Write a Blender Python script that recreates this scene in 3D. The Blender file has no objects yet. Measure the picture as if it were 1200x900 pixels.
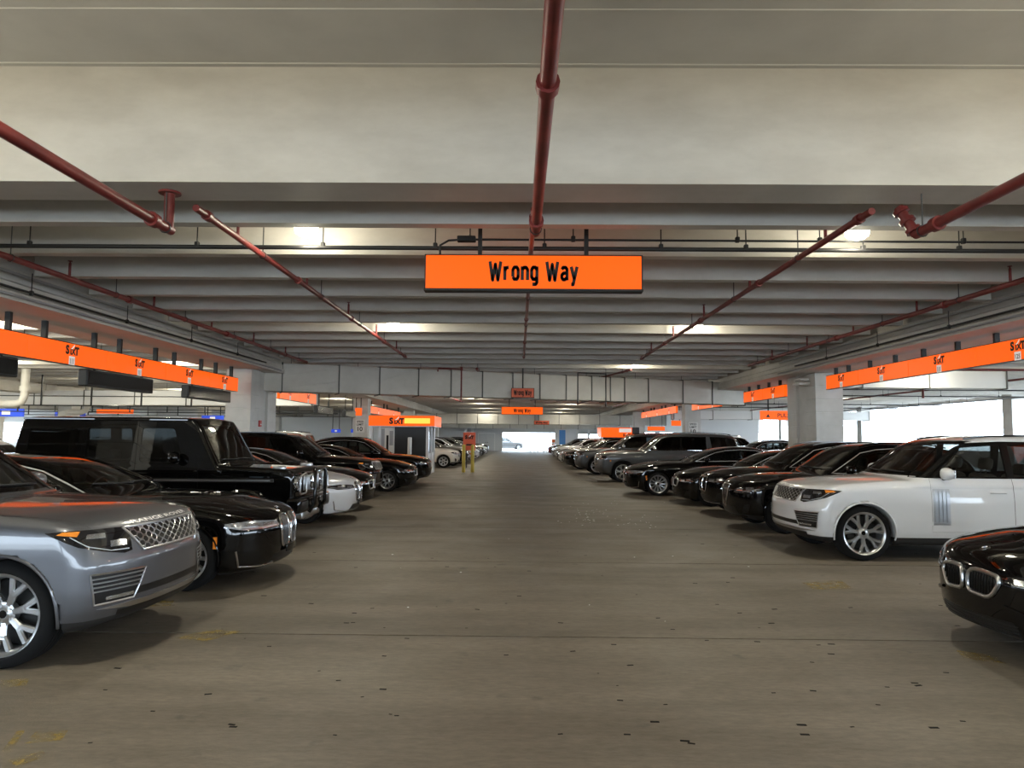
import bpy, bmesh, math, random
import numpy as np
from mathutils import Vector, Matrix
random.seed(7); np.random.seed(7)
S = bpy.context.scene
COL = S.collection
PI = math.pi

# ------------------------------------------------------------------ camera
F_PX, CAM_H = 840.0, 1.72
VPX, VPY = 608.0, 512.0              # where the aisle lines meet in the photograph
ROLL = math.radians(0.45)
cam_data = bpy.data.cameras.new('camera')
cam_data.sensor_width = 36.0
cam_data.lens = F_PX / 1200.0 * 36.0
cam_data.clip_start = 0.05
cam_data.clip_end = 600
cam = bpy.data.objects.new('camera', cam_data)
COL.objects.link(cam)
_pitch = math.atan((VPY - 450) / F_PX)
_yaw = math.atan((VPX - 600) / F_PX)
CAM_M = (Matrix.Rotation(_yaw, 3, 'Z') @ Matrix.Rotation(PI / 2 + _pitch, 3, 'X') @ Matrix.Rotation(ROLL, 3, 'Z'))
cam.matrix_world = Matrix.Translation((0, 0, CAM_H)) @ CAM_M.to_4x4()
S.camera = cam

def ray(px, py):
    return CAM_M @ Vector(((px - 600) / F_PX, (450 - py) / F_PX, -1))
def on_floor(px, py):
    d = ray(px, py); t = -CAM_H / d.z
    return Vector((0, 0, CAM_H)) + d * t
def at_y(px, py, Y):
    d = ray(px, py); t = Y / d.y
    return Vector((0, 0, CAM_H)) + d * t
def at_x(px, py, X):
    d = ray(px, py); t = X / d.x
    return Vector((0, 0, CAM_H)) + d * t

# ------------------------------------------------------------------ sky and view
W = bpy.data.worlds.new('sky'); S.world = W
W.use_nodes = True
_bg = W.node_tree.nodes['Background']
_bg.inputs['Color'].default_value = (0.72, 0.86, 1.0, 1)
_bg.inputs['Strength'].default_value = 13.0
S.view_settings.view_transform = 'Standard'
S.view_settings.look = 'None'
S.view_settings.gamma = 1.0
S.view_settings.use_curve_mapping = False
S.view_settings.exposure = 0.0
# ------------------------------------------------------------------ materials
MATS = {}
def new_mat(name, base=(.5,.5,.5), rough=.5, metal=0., coat=0., coat_rough=.03, emit=None, estr=0., spec=.5, alpha=1., trans=0., ior=1.45):
    m = bpy.data.materials.new(name); m.use_nodes = True
    b = m.node_tree.nodes['Principled BSDF']
    b.inputs['Base Color'].default_value = (*base, 1)
    b.inputs['Roughness'].default_value = rough
    b.inputs['Metallic'].default_value = metal
    b.inputs['Coat Weight'].default_value = coat
    b.inputs['Coat Roughness'].default_value = coat_rough
    b.inputs['Specular IOR Level'].default_value = spec
    b.inputs['IOR'].default_value = ior
    b.inputs['Transmission Weight'].default_value = trans
    if emit:
        b.inputs['Emission Color'].default_value = (*emit, 1)
        b.inputs['Emission Strength'].default_value = estr
    MATS[name] = m
    return m
def nodes_of(m):
    return m.node_tree.nodes, m.node_tree.links, m.node_tree.nodes['Principled BSDF']
def noise_col(m, c1, c2, scale, detail=4, rough=.6, lo=.35, hi=.65, coords='Object', stretch=(1,1,1)):
    """base colour wandering between two tones"""
    n, l, b = nodes_of(m)
    tc = n.new('ShaderNodeTexCoord'); mp = n.new('ShaderNodeMapping'); mp.inputs['Scale'].default_value = stretch
    nz = n.new('ShaderNodeTexNoise'); nz.inputs['Scale'].default_value = scale
    nz.inputs['Detail'].default_value = detail; nz.inputs['Roughness'].default_value = rough
    cr = n.new('ShaderNodeValToRGB')
    cr.color_ramp.elements[0].position = lo; cr.color_ramp.elements[0].color = (*c1, 1)
    cr.color_ramp.elements[1].position = hi; cr.color_ramp.elements[1].color = (*c2, 1)
    if coords == 'World':
        g = n.new('ShaderNodeNewGeometry'); l.new(g.outputs['Position'], mp.inputs['Vector'])
    else:
        l.new(tc.outputs[coords], mp.inputs['Vector'])
    l.new(mp.outputs['Vector'], nz.inputs['Vector']); l.new(nz.outputs['Fac'], cr.inputs['Fac'])
    l.new(cr.outputs['Color'], b.inputs['Base Color'])
    return cr, mp
def bump(m, scale, strength, dist=.01, coords='Object'):
    n, l, b = nodes_of(m)
    tc = n.new('ShaderNodeTexCoord'); nz = n.new('ShaderNodeTexNoise')
    nz.inputs['Scale'].default_value = scale; nz.inputs['Detail'].default_value = 4
    bp = n.new('ShaderNodeBump'); bp.inputs['Strength'].default_value = strength; bp.inputs['Distance'].default_value = dist
    if coords == 'World':
        g = n.new('ShaderNodeNewGeometry'); l.new(g.outputs['Position'], nz.inputs['Vector'])
    else:
        l.new(tc.outputs[coords], nz.inputs['Vector'])
    l.new(nz.outputs['Fac'], bp.inputs['Height']); l.new(bp.outputs['Normal'], b.inputs['Normal'])
def glass_mat(name, tint, mixf, rough=.0):
    """thin car glass: tinted see-through with a reflection by angle"""
    m = bpy.data.materials.new(name); m.use_nodes = True
    n, l = m.node_tree.nodes, m.node_tree.links
    n.remove(n['Principled BSDF'])
    out = n['Material Output']
    t = n.new('ShaderNodeBsdfTransparent'); t.inputs['Color'].default_value = (*tint, 1)
    g = n.new('ShaderNodeBsdfGlossy'); g.inputs['Roughness'].default_value = rough; g.inputs['Color'].default_value = (1,1,1,1)
    fr = n.new('ShaderNodeFresnel'); fr.inputs['IOR'].default_value = mixf
    mx = n.new('ShaderNodeMixShader')
    l.new(fr.outputs[0], mx.inputs[0]); l.new(t.outputs[0], mx.inputs[1]); l.new(g.outputs[0], mx.inputs[2])
    l.new(mx.outputs[0], out.inputs['Surface'])
    MATS[name] = m
    return m

# ------------------------------------------------------------------ mesh helpers
def link(o, parent=None):
    COL.objects.link(o)
    if parent is not None:
        o.parent = parent
    return o
def mesh_obj(name, me, mat=None, parent=None):
    o = bpy.data.objects.new(name, me)
    if mat is not None and len(me.materials) == 0:
        me.materials.append(MATS[mat] if isinstance(mat, str) else mat)
    return link(o, parent)
def tag(o, label=None, cat=None, group=None, kind=None):
    if label: o['label'] = label
    if cat: o['category'] = cat
    if group: o['group'] = group
    if kind: o['kind'] = kind
    return o
def empty(name, loc=(0,0,0), rz=0):
    o = bpy.data.objects.new(name, None); o.location = loc; o.rotation_euler = (0,0,rz)
    o.empty_display_size = .2
    return link(o)

class MB:
    """collects boxes, tubes and lathes into one mesh"""
    def __init__(self):
        self.v = []; self.f = []; self.n = 0
    def add(self, verts, faces):
        verts = np.asarray(verts, float).reshape(-1, 3)
        k = self.n
        self.v.append(verts); self.n += len(verts)
        self.f.extend([tuple(int(i) + k for i in f) for f in faces])
        return self
    def box(self, x0, x1, y0, y1, z0, z1):
        v = [(x0,y0,z0),(x1,y0,z0),(x1,y1,z0),(x0,y1,z0),(x0,y0,z1),(x1,y0,z1),(x1,y1,z1),(x0,y1,z1)]
        return self.add(v, [(0,3,2,1),(4,5,6,7),(0,1,5,4),(1,2,6,5),(2,3,7,6),(3,0,4,7)])
    def rbox(self, x0, x1, y0, y1, z0, z1, r=.02, seg=2, M=None):
        bm = bmesh.new()
        bmesh.ops.create_cube(bm, size=1)
        for v in bm.verts:
            v.co = Vector(((x0+x1)/2 + v.co.x*(x1-x0), (y0+y1)/2 + v.co.y*(y1-y0), (z0+z1)/2 + v.co.z*(z1-z0)))
        r = min(r, .499*min(abs(x1-x0), abs(y1-y0), abs(z1-z0)))
        bmesh.ops.bevel(bm, geom=list(bm.edges), offset=r, segments=seg, profile=.5, affect='EDGES')
        return self.bm(bm, M)
    def bm(self, bm, M=None):
        if M is not None:
            bmesh.ops.transform(bm, matrix=M, verts=bm.verts)
        bm.verts.index_update()
        self.add([v.co[:] for v in bm.verts], [[v.index for v in f.verts] for f in bm.faces])
        bm.free()
        return self
    def xf(self, M):
        for i, v in enumerate(self.v):
            self.v[i] = np.array([(M @ Vector(p))[:] for p in v])
        return self
    def tube(self, pts, r, n=8, cap=True, closed=False):
        P = [Vector(p) for p in pts]
        Q = []
        for p in P:
            if not Q or (p - Q[-1]).length > 1e-6: Q.append(p)
        P = Q
        m = len(P)
        if m < 2: return self
        rr = r if hasattr(r, '__len__') else [r]*m
        V = []; ref = None
        for i in range(m):
            if closed: t = P[(i+1) % m] - P[i-1]
            else: t = P[min(i+1, m-1)] - P[max(i-1, 0)]
            if t.length < 1e-9: t = Vector((0,0,1))
            t.normalize()
            if ref is None:
                ref = Vector((0,0,1)) if abs(t.z) < .9 else Vector((1,0,0))
            a = ref - t*ref.dot(t)
            if a.length < 1e-6:
                ref = Vector((0,1,0)); a = ref - t*ref.dot(t)
            a.normalize(); b = t.cross(a); ref = a
            for j in range(n):
                an = 2*PI*j/n
                V.append(P[i] + (a*math.cos(an) + b*math.sin(an))*rr[i])
        Fs = []
        for i in range(m if closed else m-1):
            i2 = (i+1) % m
            for j in range(n):
                j2 = (j+1) % n
                Fs.append((i*n+j, i*n+j2, i2*n+j2, i2*n+j))
        if cap and not closed:
            Fs.append(tuple(range(n-1, -1, -1)))
            Fs.append(tuple((m-1)*n + j for j in range(n)))
        return self.add([v[:] for v in V], Fs)
    def cyl(self, p0, p1, r, n=12):
        return self.tube([p0, p1], r, n)
    def lathe(self, prof, n=24, axis='z', M=None, close=False):
        """prof: list of (radius, height)"""
        V = []; m = len(prof)
        for (r, h) in prof:
            for j in range(n):
                a = 2*PI*j/n
                V.append((r*math.cos(a), r*math.sin(a), h) if axis == 'z' else (r*math.cos(a), h, r*math.sin(a)))
        Fs = []
        for i in range(m if close else m-1):
            i2 = (i+1) % m
            for j in range(n):
                j2 = (j+1) % n
                q = (i*n+j, i*n+j2, i2*n+j2, i2*n+j)
                Fs.append(q if axis == 'z' else q[::-1])
        if M is not None:
            V = [(M @ Vector(v))[:] for v in V]
        return self.add(V, Fs)
    def prism(self, poly, axis, a0, a1):
        """poly: list of 2-D points, extruded along axis between a0 and a1"""
        def p3(p, a):
            return {'x': (a, p[0], p[1]), 'y': (p[0], a, p[1]), 'z': (p[0], p[1], a)}[axis]
        n = len(poly)
        V = [p3(p, a0) for p in poly] + [p3(p, a1) for p in poly]
        Fs = [tuple(range(n-1, -1, -1)), tuple(range(n, 2*n))] + [(i, (i+1) % n, n+(i+1) % n, n+i) for i in range(n)]
        return self.add(V, Fs)
    def mesh(self, name, smooth=None, fixn=True):
        me = bpy.data.meshes.new(name)
        if self.n:
            V = np.concatenate(self.v)
            me.from_pydata(V.tolist(), [], self.f)
            if fixn:
                bm = bmesh.new(); bm.from_mesh(me)
                bmesh.ops.recalc_face_normals(bm, faces=bm.faces)
                bm.to_mesh(me); bm.free()
            if smooth is not None:
                me.polygons.foreach_set('use_smooth', [True]*len(me.polygons))
                me.set_sharp_from_angle(angle=math.radians(smooth))
        me.update()
        return me
    def build(self, name, mat, parent=None, smooth=None, fixn=True):
        return mesh_obj(name, self.mesh(name, smooth, fixn), mat, parent)

def text_verts(s, size=1.0, bold=0.0, xscale=1.0, res=3, space=1.0):
    """outline of a word as flat polygons in its own plane, centred at (0,0)"""
    cu = bpy.data.curves.new('word', 'FONT')
    cu.body = s; cu.size = size; cu.offset = bold; cu.resolution_u = res; cu.space_character = space
    cu.align_x = 'CENTER'; cu.align_y = 'CENTER'
    o = bpy.data.objects.new('word', cu); COL.objects.link(o)
    bpy.context.view_layer.update()
    me = bpy.data.meshes.new_from_object(o.evaluated_get(bpy.context.evaluated_depsgraph_get()))
    V = np.array([v.co[:] for v in me.vertices]).reshape(-1, 3)
    Fs = [tuple(p.vertices) for p in me.polygons]
    bpy.data.objects.remove(o); bpy.data.curves.remove(cu); bpy.data.meshes.remove(me)
    if len(V):
        V[:, 0] *= xscale
        V[:, :2] -= (V[:, :2].max(0) + V[:, :2].min(0))/2
    return V, Fs
def word(name, s, M, mat, parent=None, height=.2, bold=0., xscale=1., width=None, thick=.004, shear=0.):
    """lettering: local x along the line, y up, placed by matrix M; scaled to the given height"""
    V, Fs = text_verts(s, 1.0, bold, xscale)
    hgt = V[:, 1].max() - V[:, 1].min()
    V = V * (height / hgt)
    if width:
        V[:, 0] *= width / (V[:, 0].max() - V[:, 0].min())
    V[:, 0] += V[:, 1]*shear
    mb = MB()
    V2 = V.copy(); V2[:, 2] = thick
    mb.add([(M @ Vector(v))[:] for v in V2], Fs)
    return mb.build(name, mat, parent, fixn=False)

# heavy condensed lettering drawn with flat strokes
GLYPH = {
 'W': (.66, [[(0,1),(.17,.0),(.33,.85),(.49,.0),(.66,1)]]),
 'r': (.24, [[(0,0),(0,.74)], [(0,.5),(.08,.66),(.24,.68)]]),
 'o': (.32, [[(0,.18),(.08,.05),(.24,.05),(.32,.18),(.32,.56),(.24,.69),(.08,.69),(0,.56),(0,.18)]]),
 'n': (.32, [[(0,0),(0,.74)], [(0,.55),(.10,.68),(.24,.68),(.32,.56),(.32,0)]]),
 'g': (.32, [[(.32,.74),(.32,-.12),(.24,-.22),(.04,-.22)], [(.32,.18),(.22,.05),(.08,.05),(0,.18),(0,.56),(.08,.69),(.22,.69),(.32,.56)]]),
 'a': (.32, [[(.0,.58),(.08,.69),(.24,.69),(.32,.58),(.32,0)], [(.32,.40),(.10,.38),(0,.28),(0,.14),(.08,.04),(.2,.04),(.32,.16)]]),
 'y': (.36, [[(0,.74),(.19,.04)], [(.36,.74),(.12,-.22),(.0,-.22)]]),
 ' ': (.10, []),
}
def stroke_word(name, s, M, mat, parent, cap, width, stroke=.195, gap=.25):
    mb = MB(); x = 0.; items = []
    for ch in s:
        w, lines = GLYPH[ch]
        for ln in lines: items.append([(px+x, py) for px, py in ln])
        x += w+gap
    tot = x-gap
    sx = width/(tot+stroke); h = stroke/2
    def put(pts):
        mb.add([(M @ Vector(((px-tot/2)*sx, (py-.42)*cap, .004)))[:] for px, py in pts], [tuple(range(len(pts)))])
    for ln in items:
        for i in range(len(ln)-1):
            a, b = Vector(ln[i]), Vector(ln[i+1]); d = (b-a).normalized(); nrm = Vector((-d.y, d.x))*h
            put([a-nrm, b-nrm, b+nrm, a+nrm])
        for i in range(1, len(ln)-1):
            put([(ln[i][0]+h*math.cos(t), ln[i][1]+h*math.sin(t)) for t in np.linspace(0, 2*PI, 13)[:-1]])
    return mb.build(name, mat, parent, fixn=False)
new_mat('placeholder', (.5,.5,.5))
new_mat('paint_black', (.0022,.0022,.0025), .4, 0, 1.0, .015, spec=0.)
new_mat('paint_white', (.64,.65,.67), .3, 0, 1.0, .03)
new_mat('paint_cream_white', (.66,.63,.57), .3, 0, 1.0, .03)
new_mat('paint_silver', (.125,.13,.145), .4, .7, 1.0, .04)
new_mat('paint_grey', (.06,.062,.063), .45, .4, 1.0, .04)
new_mat('paint_light_grey', (.28,.28,.27), .4, .5, 1.0, .04)
new_mat('paint_dark_blue', (.012,.016,.03), .3, .2, 1.0, .03)
new_mat('paint_red', (.25,.012,.01), .3, .1, 1.0, .03)
new_mat('gloss_black', (.004,.004,.004), .12)
new_mat('black_plastic', (.018,.018,.019), .55)
new_mat('grille_black', (.006,.006,.006), .4)
new_mat('grille_bar', (.30,.30,.31), .25, .9)
new_mat('chrome', (.75,.75,.76), .08, 1)
new_mat('satin_silver', (.50,.51,.53), .28, 1)
new_mat('rim', (.50,.51,.52), .28, .9)
new_mat('rim_dark', (.03,.03,.032), .3, .8)
new_mat('brake', (.018,.018,.018), .5, .3)
new_mat('trim_bright', (.55,.55,.56), .3, .45)
new_mat('tyre', (.007,.007,.0075), .85, spec=.25)
new_mat('interior_dark', (.012,.012,.013), .7)
new_mat('seat', (.10,.095,.09), .6)
new_mat('seat_beige', (.42,.37,.30), .6)
new_mat('lamp_housing', (.012,.012,.014), .06, 0, 1., .0)
new_mat('lamp_clear', (.42,.44,.48), .12, .6, 1., .0)
new_mat('letter_silver', (.78,.78,.78), .35, .2)
new_mat('reflector', (.62,.64,.67), .12, .9)
new_mat('led', (.45,.47,.5), .2)
new_mat('amber', (.75,.24,.03), .2)
new_mat('tail_red', (.35,.01,.01), .2)
new_mat('emblem_blue', (.02,.12,.35), .3)
new_mat('white_plain', (.8,.8,.8), .4)
glass_mat('car_glass', (.24,.26,.26), 1.5)
glass_mat('car_glass_dark', (.06,.065,.065), 1.5)
glass_mat('car_glass_front', (.74,.78,.76), 1.5)
# ------------------------------------------------------------------ the garage itself
m = new_mat('concrete_floor', (.2,.19,.17), .62)
cr, mp = noise_col(m, (.112,.094,.072), (.235,.205,.165), .8, 9, .7, .28, .74, 'World', (.3,1.6,1))
n, l, b = nodes_of(m)
g = n.new('ShaderNodeNewGeometry')
nz = n.new('ShaderNodeTexNoise'); nz.inputs['Scale'].default_value = 3.2; nz.inputs['Detail'].default_value = 6
rp = n.new('ShaderNodeValToRGB'); rp.color_ramp.elements[0].position = .66; rp.color_ramp.elements[1].position = .74
n3 = n.new('ShaderNodeTexNoise'); n3.inputs['Scale'].default_value = 22; n3.inputs['Detail'].default_value = 5; n3.inputs['Roughness'].default_value = .7
mp3 = n.new('ShaderNodeMapping'); mp3.inputs['Scale'].default_value = (.45, 1.3, 1)
l.new(g.outputs['Position'], mp3.inputs['Vector']); l.new(mp3.outputs['Vector'], n3.inputs['Vector'])
r3 = n.new('ShaderNodeMapRange'); r3.inputs['From Min'].default_value = .25; r3.inputs['From Max'].default_value = .75; r3.inputs['To Min'].default_value = .72; r3.inputs['To Max'].default_value = 1.24
l.new(n3.outputs['Fac'], r3.inputs['Value'])
mul = n.new('ShaderNodeMix'); mul.data_type = 'RGBA'; mul.blend_type = 'MULTIPLY'; mul.inputs['Factor'].default_value = 1.0
l.new(cr.outputs['Color'], mul.inputs['A']); l.new(r3.outputs[0], mul.inputs['B'])
mx = n.new('ShaderNodeMix'); mx.data_type = 'RGBA'; mx.inputs['B'].default_value = (.055,.052,.048,1)
l.new(g.outputs['Position'], nz.inputs['Vector']); l.new(nz.outputs['Fac'], rp.inputs['Fac'])
mm = n.new('ShaderNodeMath'); mm.operation = 'MULTIPLY'; mm.inputs[1].default_value = .55
l.new(rp.outputs['Color'], mm.inputs[0]); l.new(mm.outputs[0], mx.inputs['Factor'])
l.new(mul.outputs['Result'], mx.inputs['A']); l.new(mx.outputs['Result'], b.inputs['Base Color'])
nr = n.new('ShaderNodeTexNoise'); nr.inputs['Scale'].default_value = 1.3; nr.inputs['Detail'].default_value = 5
rr_ = n.new('ShaderNodeMapRange'); rr_.inputs['To Min'].default_value = .38; rr_.inputs['To Max'].default_value = .75
l.new(g.outputs['Position'], nr.inputs['Vector']); l.new(nr.outputs['Fac'], rr_.inputs['Value']); l.new(rr_.outputs[0], b.inputs['Roughness'])
nf = n.new('ShaderNodeTexNoise'); nf.inputs['Scale'].default_value = 60; bp = n.new('ShaderNodeBump'); bp.inputs['Strength'].default_value = .12; bp.inputs['Distance'].default_value = .01
l.new(g.outputs['Position'], nf.inputs['Vector']); l.new(nf.outputs['Fac'], bp.inputs['Height']); l.new(bp.outputs['Normal'], b.inputs['Normal'])
new_mat('joint_dark', (.02,.018,.016), .8)
m = new_mat('painted_concrete', (.62,.60,.55), .65); noise_col(m, (.50,.475,.43), (.62,.595,.545), .9, 6, .65, .3, .7, 'World', (1,1,2.5)); bump(m, 9, .08, .01, 'World')
m = new_mat('painted_soffit', (.50,.49,.47), .7); noise_col(m, (.44,.43,.41), (.55,.54,.515), .6, 6, .6, .3, .7, 'World'); bump(m, 9, .06, .01, 'World')
m = new_mat('column_paint', (.60,.59,.56), .65); noise_col(m, (.54,.53,.50), (.64,.63,.60), 1.4, 5, .6, .3, .7, 'World')
m = new_mat('duct_paint', (.60,.58,.53), .5); noise_col(m, (.52,.50,.45), (.62,.60,.55), 1.2, 5, .6, .3, .7, 'World')
m = new_mat('red_pipe', (.16,.025,.022), .42); noise_col(m, (.12,.016,.015), (.20,.03,.026), 2.5, 4)
new_mat('steel_black', (.007,.007,.007), .45)
new_mat('rod_steel', (.10,.10,.10), .4, .7)
new_mat('grey_conduit', (.35,.35,.36), .45, .3)
new_mat('wall_grey', (.55,.55,.54), .7)
new_mat('wall_white', (.72,.72,.71), .6)
new_mat('outdoor_ground', (.6,.59,.57), .8)
new_mat('sign_orange', (.5,.05,.004), .35, 0, 0, .03, (1.0,.125,.004), .95, spec=.25)
new_mat('sign_orange_dull', (.85,.17,.08), .5)
new_mat('sign_glow', (1,.4,.05), .4, 0, 0, .03, (1.0,.42,.05), 1.6)
new_mat('ink_black', (.006,.006,.006), .5)
new_mat('sign_white', (.8,.8,.8), .5, 0, 0, .03, (1,.9,.85), .35)
new_mat('plate_white', (.72,.71,.68), .5)
new_mat('blue_sign', (.02,.06,.45), .4, 0, 0, .03, (.02,.08,.8), .5)
new_mat('lamp_globe', (.9,.9,.85), .2, 0, 0, .03, (1.0,.96,.80), 9.0)
new_mat('lamp_metal', (.45,.45,.44), .4, .4)
new_mat('yellow_post', (.62,.50,.08), .45)
new_mat('white_post', (.75,.75,.73), .45)
new_mat('orange_post', (.75,.13,.02), .45)
new_mat('booth_black', (.012,.012,.013), .35)
new_mat('booth_white', (.70,.71,.73), .4)
new_mat('red_box', (.45,.02,.02), .4)
glass_mat('pane', (.8,.85,.85), 1.5)
glass_mat('dark_pane', (.25,.28,.3), 1.5)
new_mat('far_building', (.55,.50,.46), .8)

RIB_Z, SLAB_Z = 4.44, 5.73
XL0, XL1, XR0, XR1 = -10.2, -8.4, 9.1, 10.9       # long girders left and right of the aisle
GIRD_Z = 3.92
XW, XE, YS, YN = -64.0, 29.9, -16.0, 88.0

# floor slabs with recessed joints
fl = MB().box(XW, XE+.6, YS, YN+3, -.30, -.03).build('floor', 'joint_dark'); tag(fl, kind='structure')
JY = 6.34-3.7*7
while JY < YN+3:
    y0, y1 = max(JY, YS), min(JY+3.7, YN+3)
    if y1 > YS:
        if y0 < 60:
            for (x0, x1) in ((XW, -27), (-27, -9.3), (-9.3, 10.3), (10.3, XE+.6)):
                MB().box(x0+.004, x1-.004, y0+.014, y1-.014, -.06, 0).build('floor_slab', 'concrete_floor', fl)
        else:
            MB().box(XW, XE+.6, y0+.007, y1-.007, -.06, 0).build('floor_slab', 'concrete_floor', fl)
    JY += 3.7
gr_ = MB().box(-400, 400, -400, 500, -.5, -.32).build('ground', 'outdoor_ground'); tag(gr_, kind='structure')

# ceiling slab and its ribs
ce = MB().box(XW, XE+.6, YS, YN+1, SLAB_Z, SLAB_Z+.3).build('ceiling', 'painted_soffit'); tag(ce, kind='structure')
def rib_mesh(x0, x1, w, wt):
    return MB().prism([(-w/2, RIB_Z), (w/2, RIB_Z), (wt/2, SLAB_Z), (-wt/2, SLAB_Z)], 'x', x0, x1).mesh('rib')
ribs_y = [-12.5, -9.3, -6.1, -2.9, -.7, .9, 2.5]+[9.11+1.59*k for k in range(50)]
for (x0, x1) in ((XL1-.02, XR0+.02), (XW+.3, XL0+.02), (XR1-.02, XE)):
    me = rib_mesh(x0, x1, .20, .26); me.materials.append(MATS['painted_concrete'])
    for y in ribs_y:
        if y < YN-.5:
            o = bpy.data.objects.new('rib', me); COL.objects.link(o); o.parent = ce; o.location = (0, y, 0)
    MB().box(x0, x1, 7.53, 8.15, RIB_Z, SLAB_Z).build('deep_rib', 'painted_concrete', ce)
# hair lines across the near soffit
for (yy, w_) in ((6.45, .012), (7.44, .02)):
    MB().box(XL1, XR0, yy, yy+w_, SLAB_Z-.006, SLAB_Z+.01).build('soffit_joint', 'plate_white', ce)

# long girders with stepped aisle faces
def girder(x_in, x_out, sgn):
    s = sgn     # s=+1: aisle lies towards +x
    p = [(x_out, GIRD_Z), (x_in, GIRD_Z), (x_in, GIRD_Z+.14), (x_in-.05*s, GIRD_Z+.17), (x_in-.05*s, GIRD_Z+.30), (x_in-.11*s, GIRD_Z+.34),
         (x_in-.11*s, RIB_Z+.02), (x_in-.22*s, RIB_Z+.06), (x_in-.22*s, SLAB_Z+.02), (x_out, SLAB_Z+.02)]
    o = MB().prism(p, 'y', YS, YN).build('ceiling_girder', 'painted_concrete'); tag(o, kind='structure')
    return o
gl_, grr_ = girder(XL1, XL0, 1), girder(XR0, XR1, -1)
for x in (-27.0, -45.0):
    o = MB().box(x-.5, x+.5, YS, YN, GIRD_Z, SLAB_Z).build('ceiling_girder', 'painted_concrete'); tag(o, kind='structure')

# columns, built up in courses
def column(x0, x1, y0, double=False, courses=9, z1=GIRD_Z, mat='column_paint'):
    root = empty('column', ((x0+x1)/2, y0, 0)); tag(root, kind='structure')
    h = z1/courses; w = x1-x0
    dep = .85
    me = MB().rbox(-w/2, w/2, 0, dep, .006, h-.006, .008, 1).mesh('block'); me.materials.append(MATS[mat])
    for yy in ((0, 1.65) if double else (0,)):
        for k in range(courses):
            o = bpy.data.objects.new('block', me); COL.objects.link(o); o.parent = root; o.location = (0, yy, k*h)
        MB().box(-w/2+.015, w/2-.015, yy+.015, yy+dep-.015, 0, z1).build('core', mat, root)
    if double:
        MB().box(-w/2+.1, w/2-.1, dep-.02, 1.67, 0, z1).build('infill', mat, root)
    return root
CY = [23.8, 42.4, 61.0, 79.6]
for k, y in enumerate(CY):
    column(-9.78, -8.93, y, k == 0)
    column(9.83, 10.74, y, k == 0)
for y in (5.2, -13.4):
    column(-9.78, -8.93, y); column(9.83, 10.74, y)
for y in CY+[5.2]:
    column(XE-.9, XE, y, z1=SLAB_Z, courses=12)
    column(-27.4, -26.6, y); column(-45.4, -44.6, y)
# outer walls: low parapet, open above, spandrel under the slab
def wallbox(name, x0, x1, y0, y1, z0, z1, mat='wall_white'):
    o = MB().box(x0, x1, y0, y1, z0, z1).build(name, mat); tag(o, kind='structure'); return o
wallbox('wall_right', XE+.02, XE+.25, YS, YN, 0, 1.05)
wallbox('trim_1', XE+.02, XE+.3, YS, YN, 4.25, SLAB_Z)
wallbox('wall_left', XW, XW+.25, YS, YN, 0, 1.05)
wallbox('trim_2', XW, XW+.25, YS, YN, 2.9, SLAB_Z)
wallbox('wall_near_baffle', XW, XE+.3, YS-.3, YS-.02, 2.7, SLAB_Z)  # unseen wall added behind the camera, keeps daylight off the ceiling ribs
# far end wall with the exit
ox0, ox1 = -1.95, 4.45
we = wallbox('wall_far', -13.0, ox0, YN, YN+.3, 0, SLAB_Z, 'wall_grey')
MB().box(-30, -13.0, YN, YN+.3, 0, SLAB_Z).box(XW, -30.0, YN, YN+.3, 0, 1.0).box(XW, -30.0, YN, YN+.3, 3.0, SLAB_Z).build('parapet', 'wall_white', we)
MB().box(ox0, ox1, YN, YN+.3, 2.25, SLAB_Z).build('lintel', 'wall_grey', we)
MB().box(ox1, 7.2, YN, YN+.3, 0, SLAB_Z).build('wall_panel', 'wall_white', we)
MB().box(7.2, 13.5, YN, YN+.3, 2.1, SLAB_Z).build('wall_panel', 'wall_grey', we)
MB().box(7.2, 13.5, YN, YN+.3, 0, .9).build('wall_panel', 'wall_grey', we)
MB().box(13.5, XE, YN, YN+.3, 0, 1.0).box(13.5, XE, YN, YN+.3, 2.4, SLAB_Z).build('wall_panel', 'wall_white', we)
for x in (17.0, 20.5, 24.0, 27.5):
    MB().box(x-.3, x+.3, YN, YN+.3, 1.0, 2.4).build('mullion', 'wall_white', we)
for x in (7.2, 8.6, 10.2, 11.8, 13.4):
    MB().box(x-.12, x+.12, YN-.03, YN+.3, .9, 2.6).build('mullion', 'plate_white', we)
dr = empty('door_1', (-3.9, YN-.02, 0)); tag(dr, kind='structure')
for s in (-1, 1):
    lf = MB().rbox(s*.48-.46, s*.48+.46, -.05, .0, .01, 2.1, .01, 1).build('door_leaf', 'wall_grey', dr)
    MB().rbox(s*.12-.05, s*.12+.05, -.1, -.05, 1.0, 1.08, .01, 1).build('handle', 'steel_black', lf)
for z in (0,):
    MB().box(-1.04, -.96, -.06, 0, 0, 2.18).box(.96, 1.04, -.06, 0, 0, 2.18).box(-1.04, 1.04, -.06, 0, 2.1, 2.18).build('door_frame', 'plate_white', dr)
MB().box(-6.6, -6.25, YN-.35, YN-.01, 0, GIRD_Z).build('trim_3', 'plate_white')['kind'] = 'structure'
MB().box(-5.8, -5.5, YN-.35, YN-.01, 0, GIRD_Z).build('trim_4', 'plate_white')['kind'] = 'structure'
bd = MB().rbox(5.0, 5.75, YN-.06, YN-.01, .3, 2.6, .01, 1).build('trim_5', 'blue_panel' if 'blue_panel' in MATS else new_mat('blue_panel', (.08,.25,.55), .4)); tag(bd, kind='structure')
# plain room wall in the right bay
wallbox('wall_right_inner', 16.2, 22.0, 66.0, 66.3, 0, 3.6, 'wall_white')

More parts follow.
